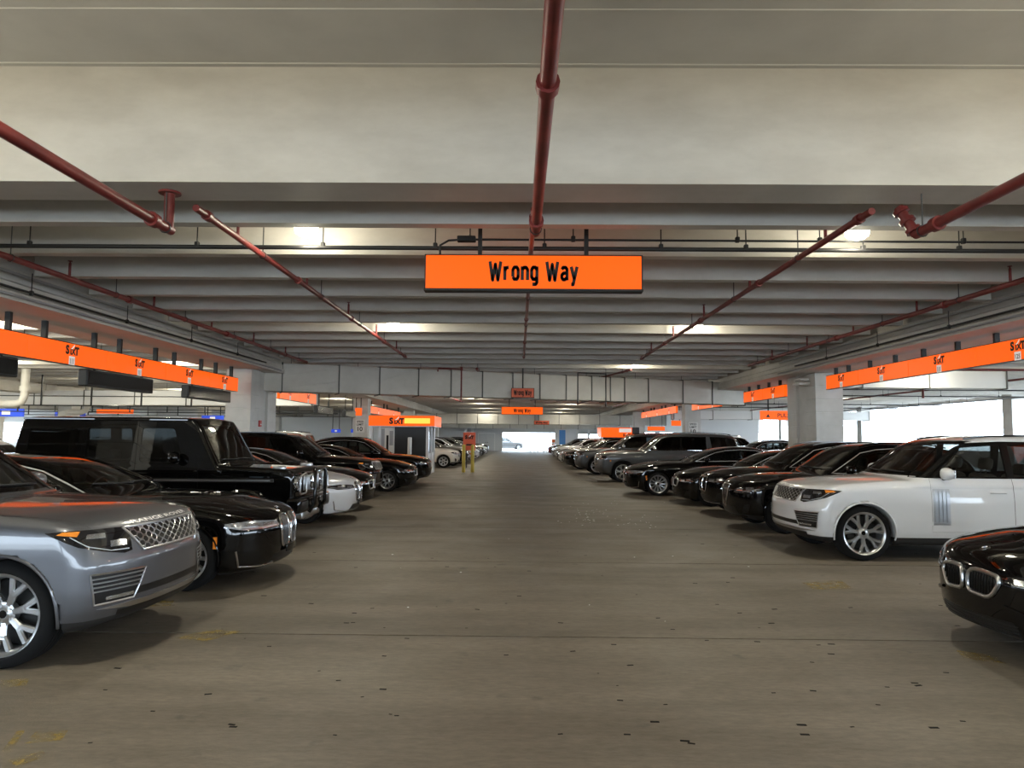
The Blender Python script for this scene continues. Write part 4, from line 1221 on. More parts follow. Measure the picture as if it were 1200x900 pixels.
def wheels(pr, style, R, w, rr, track=None, dark=False):
    P, F = pr.P, pr.F
    ty = tyre_mesh(R, w, rr).mesh('wheel', 40)
    rim = MB()
    f = w/2
    rim.lathe([(rr+.002, -f+.03), (rr-.03, -f+.04), (rr-.045, 0), (rr-.03, f-.035), (rr-.012, f-.012), (rr+.004, f-.006), (rr+.012, f-.012), (rr+.01, f-.03)], 48, 'y')
    yh, yr = f-.055, f-.03
    if style == 'split':        # seven pairs of forked spokes
        n = 7
        for k in range(n):
            a = 2*PI*k/n+.2; d = 2*PI/n
            spoke(rim, a-.10, .055, .034, yh, a-.06, rr*.60, .040, yr-.004)
            spoke(rim, a+.10, .055, .034, yh, a+.06, rr*.60, .040, yr-.004)
            spoke(rim, a-.06, rr*.52, .042, yr-.006, a-.21, rr-.012, .05, yr)
            spoke(rim, a+.06, rr*.52, .042, yr-.006, a+.21, rr-.012, .05, yr)
    elif style == 'multi':      # fine spokes
        n = 12
        for k in range(n):
            a = 2*PI*k/n
            spoke(rim, a, .05, .028, yh, a+.03, rr-.012, .046, yr)
    elif style == 'double':     # five double spokes
        n = 5
        for k in range(n):
            a = 2*PI*k/n+.3
            for s in (-1, 1):
                spoke(rim, a+.22*s, .055, .032, yh, a+.24*s, rr-.012, .042, yr)
    elif style == 'five':
        n = 6
        for k in range(n):
            a = 2*PI*k/n+.1
            spoke(rim, a, .05, .075, yh, a, rr*.6, .06, yr-.004)
            for s in (-1, 1):
                spoke(rim, a+.03*s, rr*.5, .04, yr-.006, a+.2*s, rr-.012, .05, yr)
    rim.lathe([(.0, yh+.012), (.035, yh+.012), (.045, yh+.004), (.085, yh), (.09, yh-.05)], 24, 'y')
    for k in range(5):
        a = 2*PI*k/5
        rim.lathe([(0, yh+.006), (.009, yh+.006), (.012, yh-.01)], 8, 'y', Matrix.Translation((.063*math.cos(a), 0, .063*math.sin(a))))
    rimm = rim.mesh('rim', 35)
    disc = MB().lathe([(.04, -.02), (rr*.76, -.02), (rr*.76, .0), (.04, .0)], 32, 'y')
    disc.rbox(rr*.35, rr*.72, -.05, .045, -.09, .09, .02)
    disc.lathe([(.0, -f+.05), (rr-.03, -f+.05)], 32, 'y')
    dm = disc.mesh('brake_disc', 35)
    cap = MB().lathe([(0, yh+.016), (.028, yh+.015), (.033, yh+.008)], 20, 'y').mesh('hub_cap', 35)
    yw = (track if track else F.W-.035)-w/2
    for uw in (P['uf'], P['ur']):
        for sg in (1, -1):
            i = pr.add('wheel', ty, 'tyre', None, (F.L/2-uw, sg*yw, R), 0 if sg > 0 else PI)
            pr.add('rim', rimm, 'rim_dark' if dark else 'rim', i)
            pr.add('brake_disc', dm, 'brake', i)
            pr.add('hub_cap', cap, 'gloss_black', i)
def arch_lips(pr, r=.012, off=.0, mat='paint', ext=12, dr=.0):
    P, F = pr.P, pr.F
    for uw in (P['uf'], P['ur']):
        for sg in ('+', '-'):
            a = np.radians(np.linspace(-ext, 180+ext, 40))
            R = P['ra']+dr
            A = uw+R*np.cos(a); B = P['wr']+R*np.sin(a)
            k = B > F.bot(A)+.03
            P3, N3 = F.surf('side'+sg, A[k], B[k])
            pr.add('wheel_arch_lip', MB().tube(P3+N3*off, r, 8), mat)
def mirrors(pr, u, z, y=None, w=.2, hgt=.15, mat='paint', cap=None):
    F = pr.F
    y = y or F.W-.02
    for sg in (1, -1):
        bm = bmesh.new()
        bmesh.ops.create_icosphere(bm, subdivisions=3, radius=1)
        for v in bm.verts:
            p = v.co
            q = (abs(p.x)**2.6+abs(p.y)**2.6+abs(p.z)**2.6)**(1/2.6)
            p = p/q
            x = p.x*.085 if p.x > 0 else p.x*.045
            zz = p.z*hgt/2*(1-.18*p.y*sg)
            v.co = Vector((F.L/2-u+x, sg*(y+.13)+p.y*w/2, z+zz))
        mb = MB().bm(bm)
        i = pr.add('mirror', mb, mat)
        mb = MB(); p0 = Vector((F.L/2-u-.01, sg*(y-.14), z-hgt*.55)); p1 = Vector((F.L/2-u, sg*(y+.08), z-hgt*.35))
        mb.tube([p0, (p0+p1)/2+Vector((0,0,-.005)), p1], [.03, .022, .03], 8)
        pr.add('mirror_arm', mb, 'black_plastic', i)
        mb = MB().rbox(F.L/2-u-.05, F.L/2-u-.042, sg*(y+.13)-w*.4, sg*(y+.13)+w*.4, z-hgt*.36, z+hgt*.34, .003, 1)
        pr.add('mirror_glass', mb, 'chrome', i)
def handles(pr, doors, spots, mat='paint'):
    """spots: list of (u,z)"""
    F = pr.F
    for (u, z) in spots:
        for sg in (1, -1):
            best = None
            for (i, pos, x) in doors:
                if pos == (sg > 0) and (best is None or abs(x-(F.L/2-u)) < abs(best[1]-(F.L/2-u))): best = (i, x)
            if best is None: continue
            P3, N3 = F.surf('side+' if sg > 0 else 'side-', [u-.11, u-.09, u+.09, u+.11], [z]*4)
            P3 = P3+N3*np.array([[.0], [.03], [.03], [.0]])
            pr.add('door_handle', MB().tube(P3, [.012, .014, .014, .012], 8), mat, best[0])
def trim(pr, name, mode, pts, r, mat, off=.0, parent=None, closed=False, both=False):
    F = pr.F
    if both:
        for sg in (1, -1):
            if mode == 'side': pr.add(name, strip(F, 'side+' if sg > 0 else 'side-', pts, r, off, closed=closed), mat, parent)
            else: pr.add(name, strip(F, mode, [(a*sg, b) for a, b in pts], r, off, closed=closed), mat, parent)
        return None
    return pr.add(name, strip(F, mode, pts, r, off, closed=closed), mat, parent)
def lamp_unit(pr, poly, pieces, mode='wrap', leds=(), mat='lamp_housing', both=True, amber=None, name='headlight'):
    """headlight: dark glossy lens with silver pieces and LED lines set on it"""
    F = pr.F
    for sg in (1, -1):
        m = lambda pl: pl if sg > 0 else mir(pl)
        i = pr.add(name, patch(F, mode, m(poly), .003, .02), mat)
        for pl in pieces:
            pr.add('reflector', patch(F, mode, m(pl), .006, .008), 'reflector', i)
        for ln in leds:
            pr.add('light_strip', strip(F, mode, [(a*sg, b) for a, b in ln], .0042, .005), 'led', i)
        if amber: pr.add('turn_signal', patch(F, mode, m(amber), .006, .008), 'amber', i)
def letters(pr, s, mode, a0, b0, hgt, width, mat, ang=0., off=.004, axis=(1, 1), name='lettering', parent=None, bold=.02):
    """lettering laid on the body"""
    V, Fs = text_verts(s, 1., bold, 1., 2)
    V = V*(1/(V[:, 1].max()-V[:, 1].min()))
    x = V[:, 0]/(V[:, 0].max()-V[:, 0].min())*width; y = V[:, 1]*hgt
    if mode == 'top':   # reading from the front: x runs to the car's left, y up the hood
        A = a0-y*axis[1]*-1; B = b0+x*axis[0]
    else:
        A = a0+x*axis[0]; B = b0+y*axis[1]
    P3, N3 = pr.F.surf(mode, A, B)
    mb = MB().add(P3+N3*off, Fs)
    return pr.add(name, mb.mesh(name, None, False), mat, parent)
def roundel(pr, u, mode='top', r=.038, a=None, b=None, parent=None):
    """round blue and white quartered emblem with a black ring"""
    F = pr.F
    if mode == 'top': c, n = F.surf('top', [u], [0.])
    else: c, n = F.surf('front', [a], [b])
    c, n = Vector(c[0]), Vector(n[0])
    M = Matrix.Translation(c) @ n.to_track_quat('Z', 'Y').to_matrix().to_4x4()
    i = pr.add('emblem', MB().lathe([(0, .006), (r-.004, .006), (r, .003), (r, -.01)], 28, 'z', M), 'chrome', parent)
    pr.add('emblem_ring', MB().lathe([(r*.62, .0075), (r*.93, .0075)], 28, 'z', M).mesh('emblem_ring', None, False), 'gloss_black', i)
    for k in range(4):
        V = [(0, 0, .008)]+[(r*.6*math.cos(t), r*.6*math.sin(t), .008) for t in np.linspace(k*PI/2, (k+1)*PI/2, 7)]
        mb = MB().add([(M @ Vector(v))[:] for v in V], [tuple(range(8))])
        pr.add('emblem_quarter', mb.mesh('emblem_quarter', None, False), 'emblem_blue' if k % 2 else 'white_plain', i)
def interp_poly_y(poly, b):
    """left and right crossing of a horizontal line with a polygon"""
    xs = []
    for i in range(len(poly)):
        (a0, b0), (a1, b1) = poly[i], poly[(i+1) % len(poly)]
        if (b0 > b) != (b1 > b): xs.append(a0+(a1-a0)*(b-b0)/(b1-b0))
    return (min(xs), max(xs)) if len(xs) >= 2 else None
def interp_poly_x(poly, a):
    return interp_poly_y([(q, p) for p, q in poly], a)
# ------------------------------------------------------------------ the car models
def kidney(pr, cy, z0, z1, w0, w1, frame_r, bars, mode='front', frame='chrome', rnd=.06, bar='grille_bar'):
    """pair of rounded grille openings side by side with upright bars"""
    F = pr.F
    for sg in (1, -1):
        poly = [(cy, z0+.02), (cy+w0, z0), (cy+w1, (z0+z1)/2+.03), (cy+w1-.02, z1-.02), (cy+w0*.7, z1), (cy+.015, z1-.005)]
        poly = roundpoly(poly, rnd, 3)
        if sg < 0: poly = mir(poly)
        i = pr.add('grille', patch(F, mode, poly, .001, .02), 'grille_black')
        pr.add('grille_frame', strip(F, mode, poly, frame_r, .006, closed=True, n=8), frame, i)
        xs = [p[0] for p in poly]
        for k in range(1, bars):
            a = min(xs)+(max(xs)-min(xs))*k/bars
            lo, hi = interp_poly_x(poly, a)
            if hi-lo > .05:
                pr.add('grille_bar', strip(F, mode, [(a, lo+.012), (a, hi-.012)], .0042, .006), bar, i)

def model_luxury_suv():
    P = dict(L=5.0, W=.985, H=1.80, crown=.05, nose=(.26, 2.6), tail=(.2, 2.6), ks=.10, kf=.10, kr=.12, kg=.12, kj=.035, wcurve=.14, umid=2.9, rcrown=.045, gtaper=.08,
        top=[(0,1.0),(.1,1.03),(.5,1.105),(1.0,1.15),(1.5,1.175),(2.6,1.175),(4.4,1.19),(4.8,1.17),(5.0,1.1)],
        roof=[(1.1,.7),(1.4,1.11),(1.5,1.175),(1.9,1.45),(2.25,1.675),(2.5,1.75),(3.0,1.795),(3.4,1.80),(4.1,1.78),(4.6,1.73),(4.72,1.66),(4.86,1.3),(4.93,1.1),(5.1,.6)],
        plan=[(0,.955),(.5,.975),(1.0,.985),(3.9,.985),(4.6,.965),(5,.94)],
        inset=[(.2,.09),(.3,.045),(.42,.012),(.6,0),(.8,0),(.95,.008),(1.08,.03),(1.2,.07)],
        front=[(.15,.42),(.22,.22),(.3,.10),(.42,.035),(.55,.02),(.7,.02),(.82,.045),(.95,.095),(1.03,.14),(1.1,.26),(1.2,.6)],
        rear=[(.2,4.8),(.4,4.97),(.6,5.0),(.9,4.98),(1.1,4.93),(1.2,4.9)],
        bot=[(0,.30),(.4,.23),(1,.22),(4.2,.23),(5,.32)],
        gh=(1.18,1.72,.93,.765), uf=.86, ur=3.78, ra=.435, wr=.39, cabin=(1.5,4.7), floorz=.5, sill=.335, sillmat='black_plastic',
        dlo=[(1.62,1.185),(2.24,1.665),(2.9,1.70),(3.9,1.695),(4.55,1.655),(4.7,1.23),(4.5,1.195),(3,1.185)],
        windows=[[(1.98,1.205),(2.36,1.63),(2.92,1.66),(2.92,1.205)], [(3.02,1.205),(3.02,1.662),(3.80,1.658),(3.86,1.21)], [(3.96,1.22),(3.93,1.652),(4.46,1.62),(4.58,1.24)]],
        doors=[[(1.80,.42),(1.80,1.18),(2.97,1.18),(2.97,.42)], [(2.97,.42),(2.97,1.18),(4.05,1.185),(4.0,.95),(3.5,.42)]],
        wind=[(-.85,1.20),(.85,1.20),(.725,1.715),(-.725,1.715)], rearwin=[(-.72,1.28),(.72,1.28),(.64,1.62),(-.64,1.62)],
        hood=[(.20,-.80),(.12,-.5),(.10,0),(.12,.5),(.20,.80),(.9,.88),(1.56,.84),(1.50,0),(1.56,-.84),(.9,-.88)], hoodnz=.45)
    pr = Proto(P); F = pr.F
    doors = shell(pr, .03)
    cabin(pr, .52, 2.72, 3.72, 1.18, 1.45)
    wheels(pr, 'split', .39, .275, .298)
    arch_lips(pr, .012, .002)
    mirrors(pr, 2.0, 1.245, .93, .24, .17)
    handles(pr, doors, [(2.75, .98), (3.72, .99)])
    # grille with wave mesh
    gp = [(-.46,.80),(.46,.80),(.58,.985),(-.58,.985)]
    gi = pr.add('grille', patch(F, 'front', gp, .001, .02), 'grille_black')
    pr.add('grille_frame', strip(F, 'front', gp, .010, .004, closed=True, n=8), 'satin_silver', gi)
    rows = 6
    for k in range(rows+1):
        b = .808+k*(.17/rows)
        lo, hi = interp_poly_y(gp, b)
        pts = []; cell = .105
        amp = .0095*(1 if k % 2 else -1)
        a = math.ceil(lo/cell*4)*cell/4
        while a < hi:
            ph = (a/cell) % 1
            s = 1 if ph < .38 else (-1 if .5 <= ph < .88 else 0)
            pts.append((a, b+amp*s)); a += cell/8
        if len(pts) > 2: pr.add('grille_mesh', strip(F, 'front', pts, .0048, .002, n=5, step=.05), 'satin_silver', gi)
    # headlights wrapping the corner
    t = F.th
    hl = [(t(.05,.60),.815),(t(.10,.66),.80),(t(.2,.80),.835),(t(.34,.90),.88),(t(.55,.955),.985),(t(.40,.92),1.0),(t(.15,.7),.992),(t(.06,.6),.99)]
    a0, a1 = t(.06,.62), t(.50,.95)
    da = a1-a0
    pieces = [[(a0+.05*da,.86),(a0+.30*da,.86),(a0+.30*da,.905),(a0+.05*da,.905)], [(a0+.36*da,.93),(a0+.62*da,.935),(a0+.60*da,.965),(a0+.36*da,.965)]]
    amb = [(a0+.72*da,.955),(a0+.95*da,.972),(a0+.88*da,.99),(a0+.68*da,.99)]
    lamp_unit(pr, hl, pieces, 'wrap', [[(a0+.02*da,.83),(a0+.3*da,.835),(a0+.6*da,.88),(a0+.80*da,.955)]], amber=amb)
    # dark bands below: outer intakes with bright bars, long slot, lower bar
    for sg in (1, -1):
        ip = [(t(.04,.58),.45),(t(.22,.86),.45),(t(.25,.88),.675),(t(.03,.46),.665)]
        ip = roundpoly(ip, 2.5, 2) if False else ip
        ip = ip if sg > 0 else mir(ip)
        i = pr.add('air_intake', patch(F, 'wrap', ip, .001, .02), 'grille_black')
        pr.add('intake_frame', strip(F, 'wrap', ip, .008, .002, closed=True), 'satin_silver', i)
        for k in range(4):
            b = .548+k*.031
            lo, hi = interp_poly_y(ip, b)
            pr.add('intake_bar', strip(F, 'wrap', [(lo, b), (hi, b)], .0065, .006), 'satin_silver', i)
        fl = [(t(.05,.58),.475),(t(.16,.80),.475),(t(.16,.80),.50),(t(.05,.58),.50)]
        pr.add('fog_lamp', patch(F, 'wrap', fl if sg > 0 else mir(fl), .006, .01), 'reflector', i)
    lo_ = [(-t(.04,.56),.47),(t(.04,.56),.47),(t(.04,.54),.525),(-t(.04,.54),.525)]
    pr.add('bumper_slot', patch(F, 'wrap', lo_, .003, .02), 'grille_black')
    lb = [(-t(.25,.88),.36),(t(.25,.88),.36),(t(.25,.88),.405),(-t(.25,.88),.405)]
    pr.add('bumper_blade', patch(F, 'wrap', [(-t(.2,.85),.415),(-t(.06,.6),.385),(t(.06,.6),.385),(t(.2,.85),.415),(t(.06,.6),.425),(-t(.06,.6),.425)], .008, .02), 'satin_silver')
    pr.add('bumper_valance', patch(F, 'wrap', [(-t(.1,.7),.335),(t(.1,.7),.335),(t(.1,.7),.378),(-t(.1,.7),.378)], .003, .02), 'grille_black')
    letters(pr, 'RANGE ROVER', 'front', 0, 1.014, .022, .90, 'letter_silver', bold=.008, name='hood_lettering')
    # gill panel on the front door, three blades
    for sg in (1, -1):
        gpan = [(1.82,.52),(2.06,.52),(2.06,1.03),(1.82,1.03)]
        i = pr.add('side_vent', patch(F, 'side+' if sg > 0 else 'side-', gpan, .004, .01), 'satin_silver')
        for k in range(4):
            u = 1.85+k*.055
            pr.add('vent_blade', strip(F, 'side+' if sg > 0 else 'side-', [(u,.56),(u,1.0)], .014, .004, n=6), 'satin_silver', i)
    trim(pr, 'window_trim', 'side', P['dlo'], .008, 'gloss_black', .0, closed=True, both=True)
    for y in (.62, -.62):
        pr.add('roof_rail', MB().tube(path(F, 'top', [(2.5,y),(3.2,y+.02*(1 if y>0 else -1)),(4.5,y)], .012), .012, 6), 'gloss_black')
    wiper(pr, 1.5, 1.24)
    return pr
def wiper(pr, u, z, span=.62, mode='front'):
    F = pr.F
    for (y0, y1) in ((.55, -.05), (-.02, -.62)):
        P3 = path(F, 'front', [(y0, z), (y1, z+.015)], .012)
        pr.add('wiper', MB().tube(P3, .009, 5), 'black_plastic')

def model_saloon(scale=(1,1,1), full=True):
    """long saloon; the compact one uses the same lines scaled"""
    a, w, hh = scale
    def U(l): return [(u*a, z*hh) for u, z in l]
    def UW(l): return [(u*a, y*w) for u, y in l]
    def ZU(l): return [(z*hh, u*a) for z, u in l]
    def YZ(l): return [(y*w, z*hh) for y, z in l]
    L = 5.25*a
    wr = .362 if full else .335
    P = dict(L=L, W=.951*w, H=1.48*hh, crown=.09, nose=(.36, 2.4), tail=(.25, 2.5), ks=.10, kf=.09, kr=.14, kg=.14, kj=.05, wcurve=.16, umid=3.1*a, rcrown=.05, gtaper=.16,
        top=U([(0,.79),(.1,.85),(.3,.905),(.8,.985),(1.4,1.035),(1.9,1.04),(2.6,1.01),(3.6,1.02),(4.4,1.07),(4.9,1.09),(5.15,1.07),(5.25,.98)]),
        roof=U([(1.3,.6),(1.72,1.0),(1.86,1.075),(2.2,1.225),(2.6,1.37),(2.95,1.445),(3.35,1.475),(3.8,1.46),(4.2,1.385),(4.6,1.25),(4.9,1.11),(5.05,.9),(5.25,.6)]),
        plan=U([(0,.90),(.5,.935),(1.0,.95),(4.0,.95),(4.8,.92),(5.25,.88)]) if False else [(u*a, y*w) for u, y in [(0,.90),(.5,.935),(1.0,.95),(4.0,.95),(4.8,.92),(5.25,.88)]],
        inset=[(z*hh, y) for z, y in [(.12,.10),(.22,.04),(.35,.012),(.5,0),(.7,0),(.8,.004),(.92,.03),(1.05,.08)]],
        front=ZU([(.1,.4),(.16,.16),(.22,.07),(.32,.03),(.45,.012),(.6,.01),(.7,.03),(.78,.07),(.85,.16),(.95,.45)]),
        rear=ZU([(.15,5.05),(.3,5.2),(.6,5.25),(.9,5.22),(1.05,5.17)]),
        bot=U([(0,.19),(.5,.16),(4.6,.17),(5.25,.26)]),
        gh=(1.02*hh,1.44*hh,.865*w,.63*w), uf=.885*a, ur=4.095*a if full else 4.07*a, ra=wr+.035, wr=wr, cabin=(1.8*a,4.9*a), floorz=.3, sill=.20*hh,
        dlo=U([(2.02,1.03),(2.3,1.155),(2.62,1.285),(2.95,1.355),(3.4,1.385),(3.85,1.365),(4.2,1.29),(4.48,1.17),(4.52,1.10),(3.4,1.055)]),
        windows=[U([(2.2,1.055),(2.65,1.27),(2.98,1.335),(3.22,1.35),(3.22,1.065)]), U([(3.30,1.068),(3.30,1.352),(3.5,1.358),(3.82,1.34),(4.02,1.295),(4.02,1.09)]), U([(4.08,1.10),(4.08,1.27),(4.2,1.24),(4.4,1.14),(4.42,1.115)])],
        doors=[U([(2.02,.30),(2.0,1.02),(2.5,1.03),(3.26,1.045),(3.26,.30)]), U([(3.26,.30),(3.26,1.045),(4.3,1.085),(4.25,.85),(3.75,.45),(3.65,.30)])],
        wind=YZ([(-.76,1.10),(.76,1.10),(.58,1.415),(-.58,1.415)]), rearwin=YZ([(-.6,1.14),(.6,1.14),(.5,1.35),(-.5,1.35)]),
        hood=UW([(.26,-.62),(.16,-.3),(.13,0),(.16,.3),(.26,.62),(.8,.80),(1.78,.80),(1.78,-.80),(.8,-.80)]), hoodnz=.5)
    pr = Proto(P); F = pr.F
    doors = shell(pr, .03)
    cabin(pr, .32, 2.95*a, 4.0*a, 1.03*hh, 1.85*a)
    if full: wheels(pr, 'multi', .362, .25, .262)
    else: wheels(pr, 'double', .335, .235, .235)
    arch_lips(pr, .010, .0)
    mirrors(pr, 2.32*a, 1.09*hh, .86*w, .21, .13)
    handles(pr, doors, [(3.02*a, .90*hh), (3.95*a, .93*hh)])
    t = F.th
    if full:
        kidney(pr, .025, .40, .775, .20, .245, .014, 8, rnd=.07)
        hl = [(t(.04,.30),.665),(t(.10,.55),.655),(t(.28,.80),.66),(t(.46,.90),.70),(t(.45,.90),.74),(t(.22,.72),.755),(t(.05,.33),.725)]
        a0, a1 = t(.05,.34), t(.44,.89); d = a1-a0
        lamp_unit(pr, hl, [[(a0+.1*d,.685),(a0+.35*d,.685),(a0+.35*d,.72),(a0+.1*d,.715)], [(a0+.45*d,.69),(a0+.72*d,.70),(a0+.72*d,.735),(a0+.45*d,.725)]], 'wrap', [[(a0+.03*d,.675),(a0+.4*d,.672),(a0+.95*d,.70)]], mat='lamp_clear')
        for sg in (1, -1):
            m = lambda pl: pl if sg > 0 else mir(pl)
            pr.add('side_intake', patch(F, 'wrap', m([(t(.06,.48),.27),(t(.24,.78),.26),(t(.33,.85),.44),(t(.16,.70),.42)]), .001, .02), 'gloss_black')
            pr.add('intake_trim', strip(F, 'wrap', [(sg*q, b) for q, b in [(t(.04,.36),.235),(t(.12,.62),.235),(t(.3,.84),.265),(t(.34,.86),.44)]], .011, .004), 'chrome')
            pr.add('side_marker', patch(F, 'wrap', m([(t(.52,.915),.47),(t(.56,.92),.47),(t(.56,.92),.60),(t(.52,.915),.60)]), .003, .006), 'amber')
        pr.add('lower_grille', patch(F, 'front', [(-.46,.235),(.46,.235),(.36,.345),(-.36,.345)], .001, .02), 'grille_black')
        pr.add('number_plate', MB().rbox(F.L/2+.0, F.L/2+.02, -.16, .16, .33, .42, .006), 'gloss_black')
        for sg in ('+', '-'):
            pr.add('sill_trim', strip(F, 'side'+sg, [(1.4,.30),(2.0,.27),(3.6,.27)], .008, .004), 'chrome')
    else:
        z = hh
        kidney(pr, .03, .475, .675, .25, .335, .017, 11, frame='satin_silver', rnd=.06, bar='gloss_black')
        hl = [(t(.04,.40),.60),(t(.10,.55),.585),(t(.26,.76),.60),(t(.40,.85),.65),(t(.36,.84),.70),(t(.18,.66),.70),(t(.05,.42),.665)]
        a0, a1 = t(.06,.44), t(.38,.84); d = a1-a0
        lamp_unit(pr, hl, [[(a0+.08*d,.62),(a0+.4*d,.615),(a0+.4*d,.665),(a0+.08*d,.655)], [(a0+.5*d,.63),(a0+.8*d,.65),(a0+.75*d,.69),(a0+.5*d,.68)]], 'wrap', [[(a0+.05*d,.61),(a0+.45*d,.605),(a0+.9*d,.645)]])
        pr.add('lower_grille', patch(F, 'wrap', [(-t(.05,.56),.20),(t(.05,.56),.20),(t(.05,.46),.325),(-t(.05,.46),.325)], .001, .02), 'grille_black')
        for k in range(4):
            b = .222+k*.026
            pr.add('lower_grille_bar', strip(F, 'wrap', [(-t(.05,.50),b),(t(.05,.50),b)], .005, .004), 'black_plastic')
        for sg in (1, -1):
            m = lambda pl: pl if sg > 0 else mir(pl)
            pr.add('side_intake', patch(F, 'wrap', m([(t(.08,.60),.24),(t(.2,.76),.26),(t(.26,.79),.40),(t(.16,.70),.38)]), .001, .02), 'grille_black')
            pr.add('intake_trim', strip(F, 'wrap', [(sg*q, b) for q, b in [(t(.04,.40),.44),(t(.1,.58),.40),(t(.2,.73),.385)]], .014, .004), 'gloss_black')
            pr.add('front_lip', strip(F, 'wrap', [(sg*q, b) for q, b in [(0,.165),(t(.05,.46),.165),(t(.12,.64),.17),(t(.26,.79),.19)]], .013, .0), 'gloss_black')
    roundel(pr, (.175 if full else .2)*a)
    trim(pr, 'window_trim', 'side', P['dlo'], .010, 'trim_bright', .002, closed=True, both=True)
    wiper(pr, 1.86*a, 1.12*hh)
    return pr

def model_crossover():
    P = dict(L=4.7, W=.95, H=1.67, crown=.08, nose=(.34, 2.4), tail=(.25, 2.5), ks=.11, kf=.10, kr=.14, kg=.14, kj=.05, wcurve=.16, umid=2.8, rcrown=.05, gtaper=.14,
        top=[(0,.84),(.1,.92),(.35,1.0),(.9,1.065),(1.5,1.095),(2.6,1.08),(4.2,1.14),(4.5,1.13),(4.7,1.0)],
        roof=[(1.0,.6),(1.35,1.02),(1.48,1.10),(1.85,1.34),(2.2,1.54),(2.5,1.625),(2.9,1.665),(3.3,1.66),(3.8,1.605),(4.2,1.51),(4.4,1.38),(4.58,1.1),(4.7,.7)],
        plan=[(0,.90),(.5,.935),(1.0,.95),(3.8,.95),(4.4,.92),(4.7,.88)],
        inset=[(.18,.09),(.28,.04),(.4,.01),(.6,0),(.8,0),(.9,.006),(1.02,.03),(1.15,.08)],
        front=[(.15,.4),(.22,.18),(.3,.08),(.42,.03),(.6,.01),(.75,.015),(.85,.05),(.93,.11),(1.0,.3)],
        rear=[(.2,4.5),(.4,4.66),(.7,4.7),(1.0,4.65),(1.15,4.6)],
        bot=[(0,.27),(.5,.21),(4.0,.22),(4.7,.34)],
        gh=(1.09,1.6,.885,.69), uf=.85, ur=3.68, ra=.40, wr=.362, cabin=(1.45,4.5), floorz=.42, sill=.32,
        dlo=[(1.72,1.10),(2.3,1.47),(2.6,1.535),(3.0,1.56),(3.5,1.54),(3.95,1.46),(4.25,1.28),(4.2,1.19),(3.2,1.12)],
        windows=[[(1.95,1.125),(2.35,1.43),(2.62,1.495),(2.84,1.515),(2.84,1.13)], [(2.92,1.13),(2.92,1.52),(3.4,1.505),(3.72,1.455),(3.76,1.16)], [(3.82,1.17),(3.80,1.43),(3.95,1.38),(4.12,1.24),(4.08,1.20)]],
        doors=[[(1.72,.40),(1.70,1.09),(2.2,1.10),(2.88,1.105),(2.88,.40)], [(2.88,.40),(2.88,1.105),(3.9,1.16),(3.85,.9),(3.4,.5),(3.3,.40)]],
        wind=[(-.78,1.14),(.78,1.14),(.62,1.59),(-.62,1.59)], rearwin=[(-.62,1.2),(.62,1.2),(.54,1.46),(-.54,1.46)],
        hood=[(.24,-.66),(.15,-.35),(.12,0),(.15,.35),(.24,.66),(.8,.80),(1.42,.80),(1.42,-.80),(.8,-.80)], hoodnz=.5)
    return P
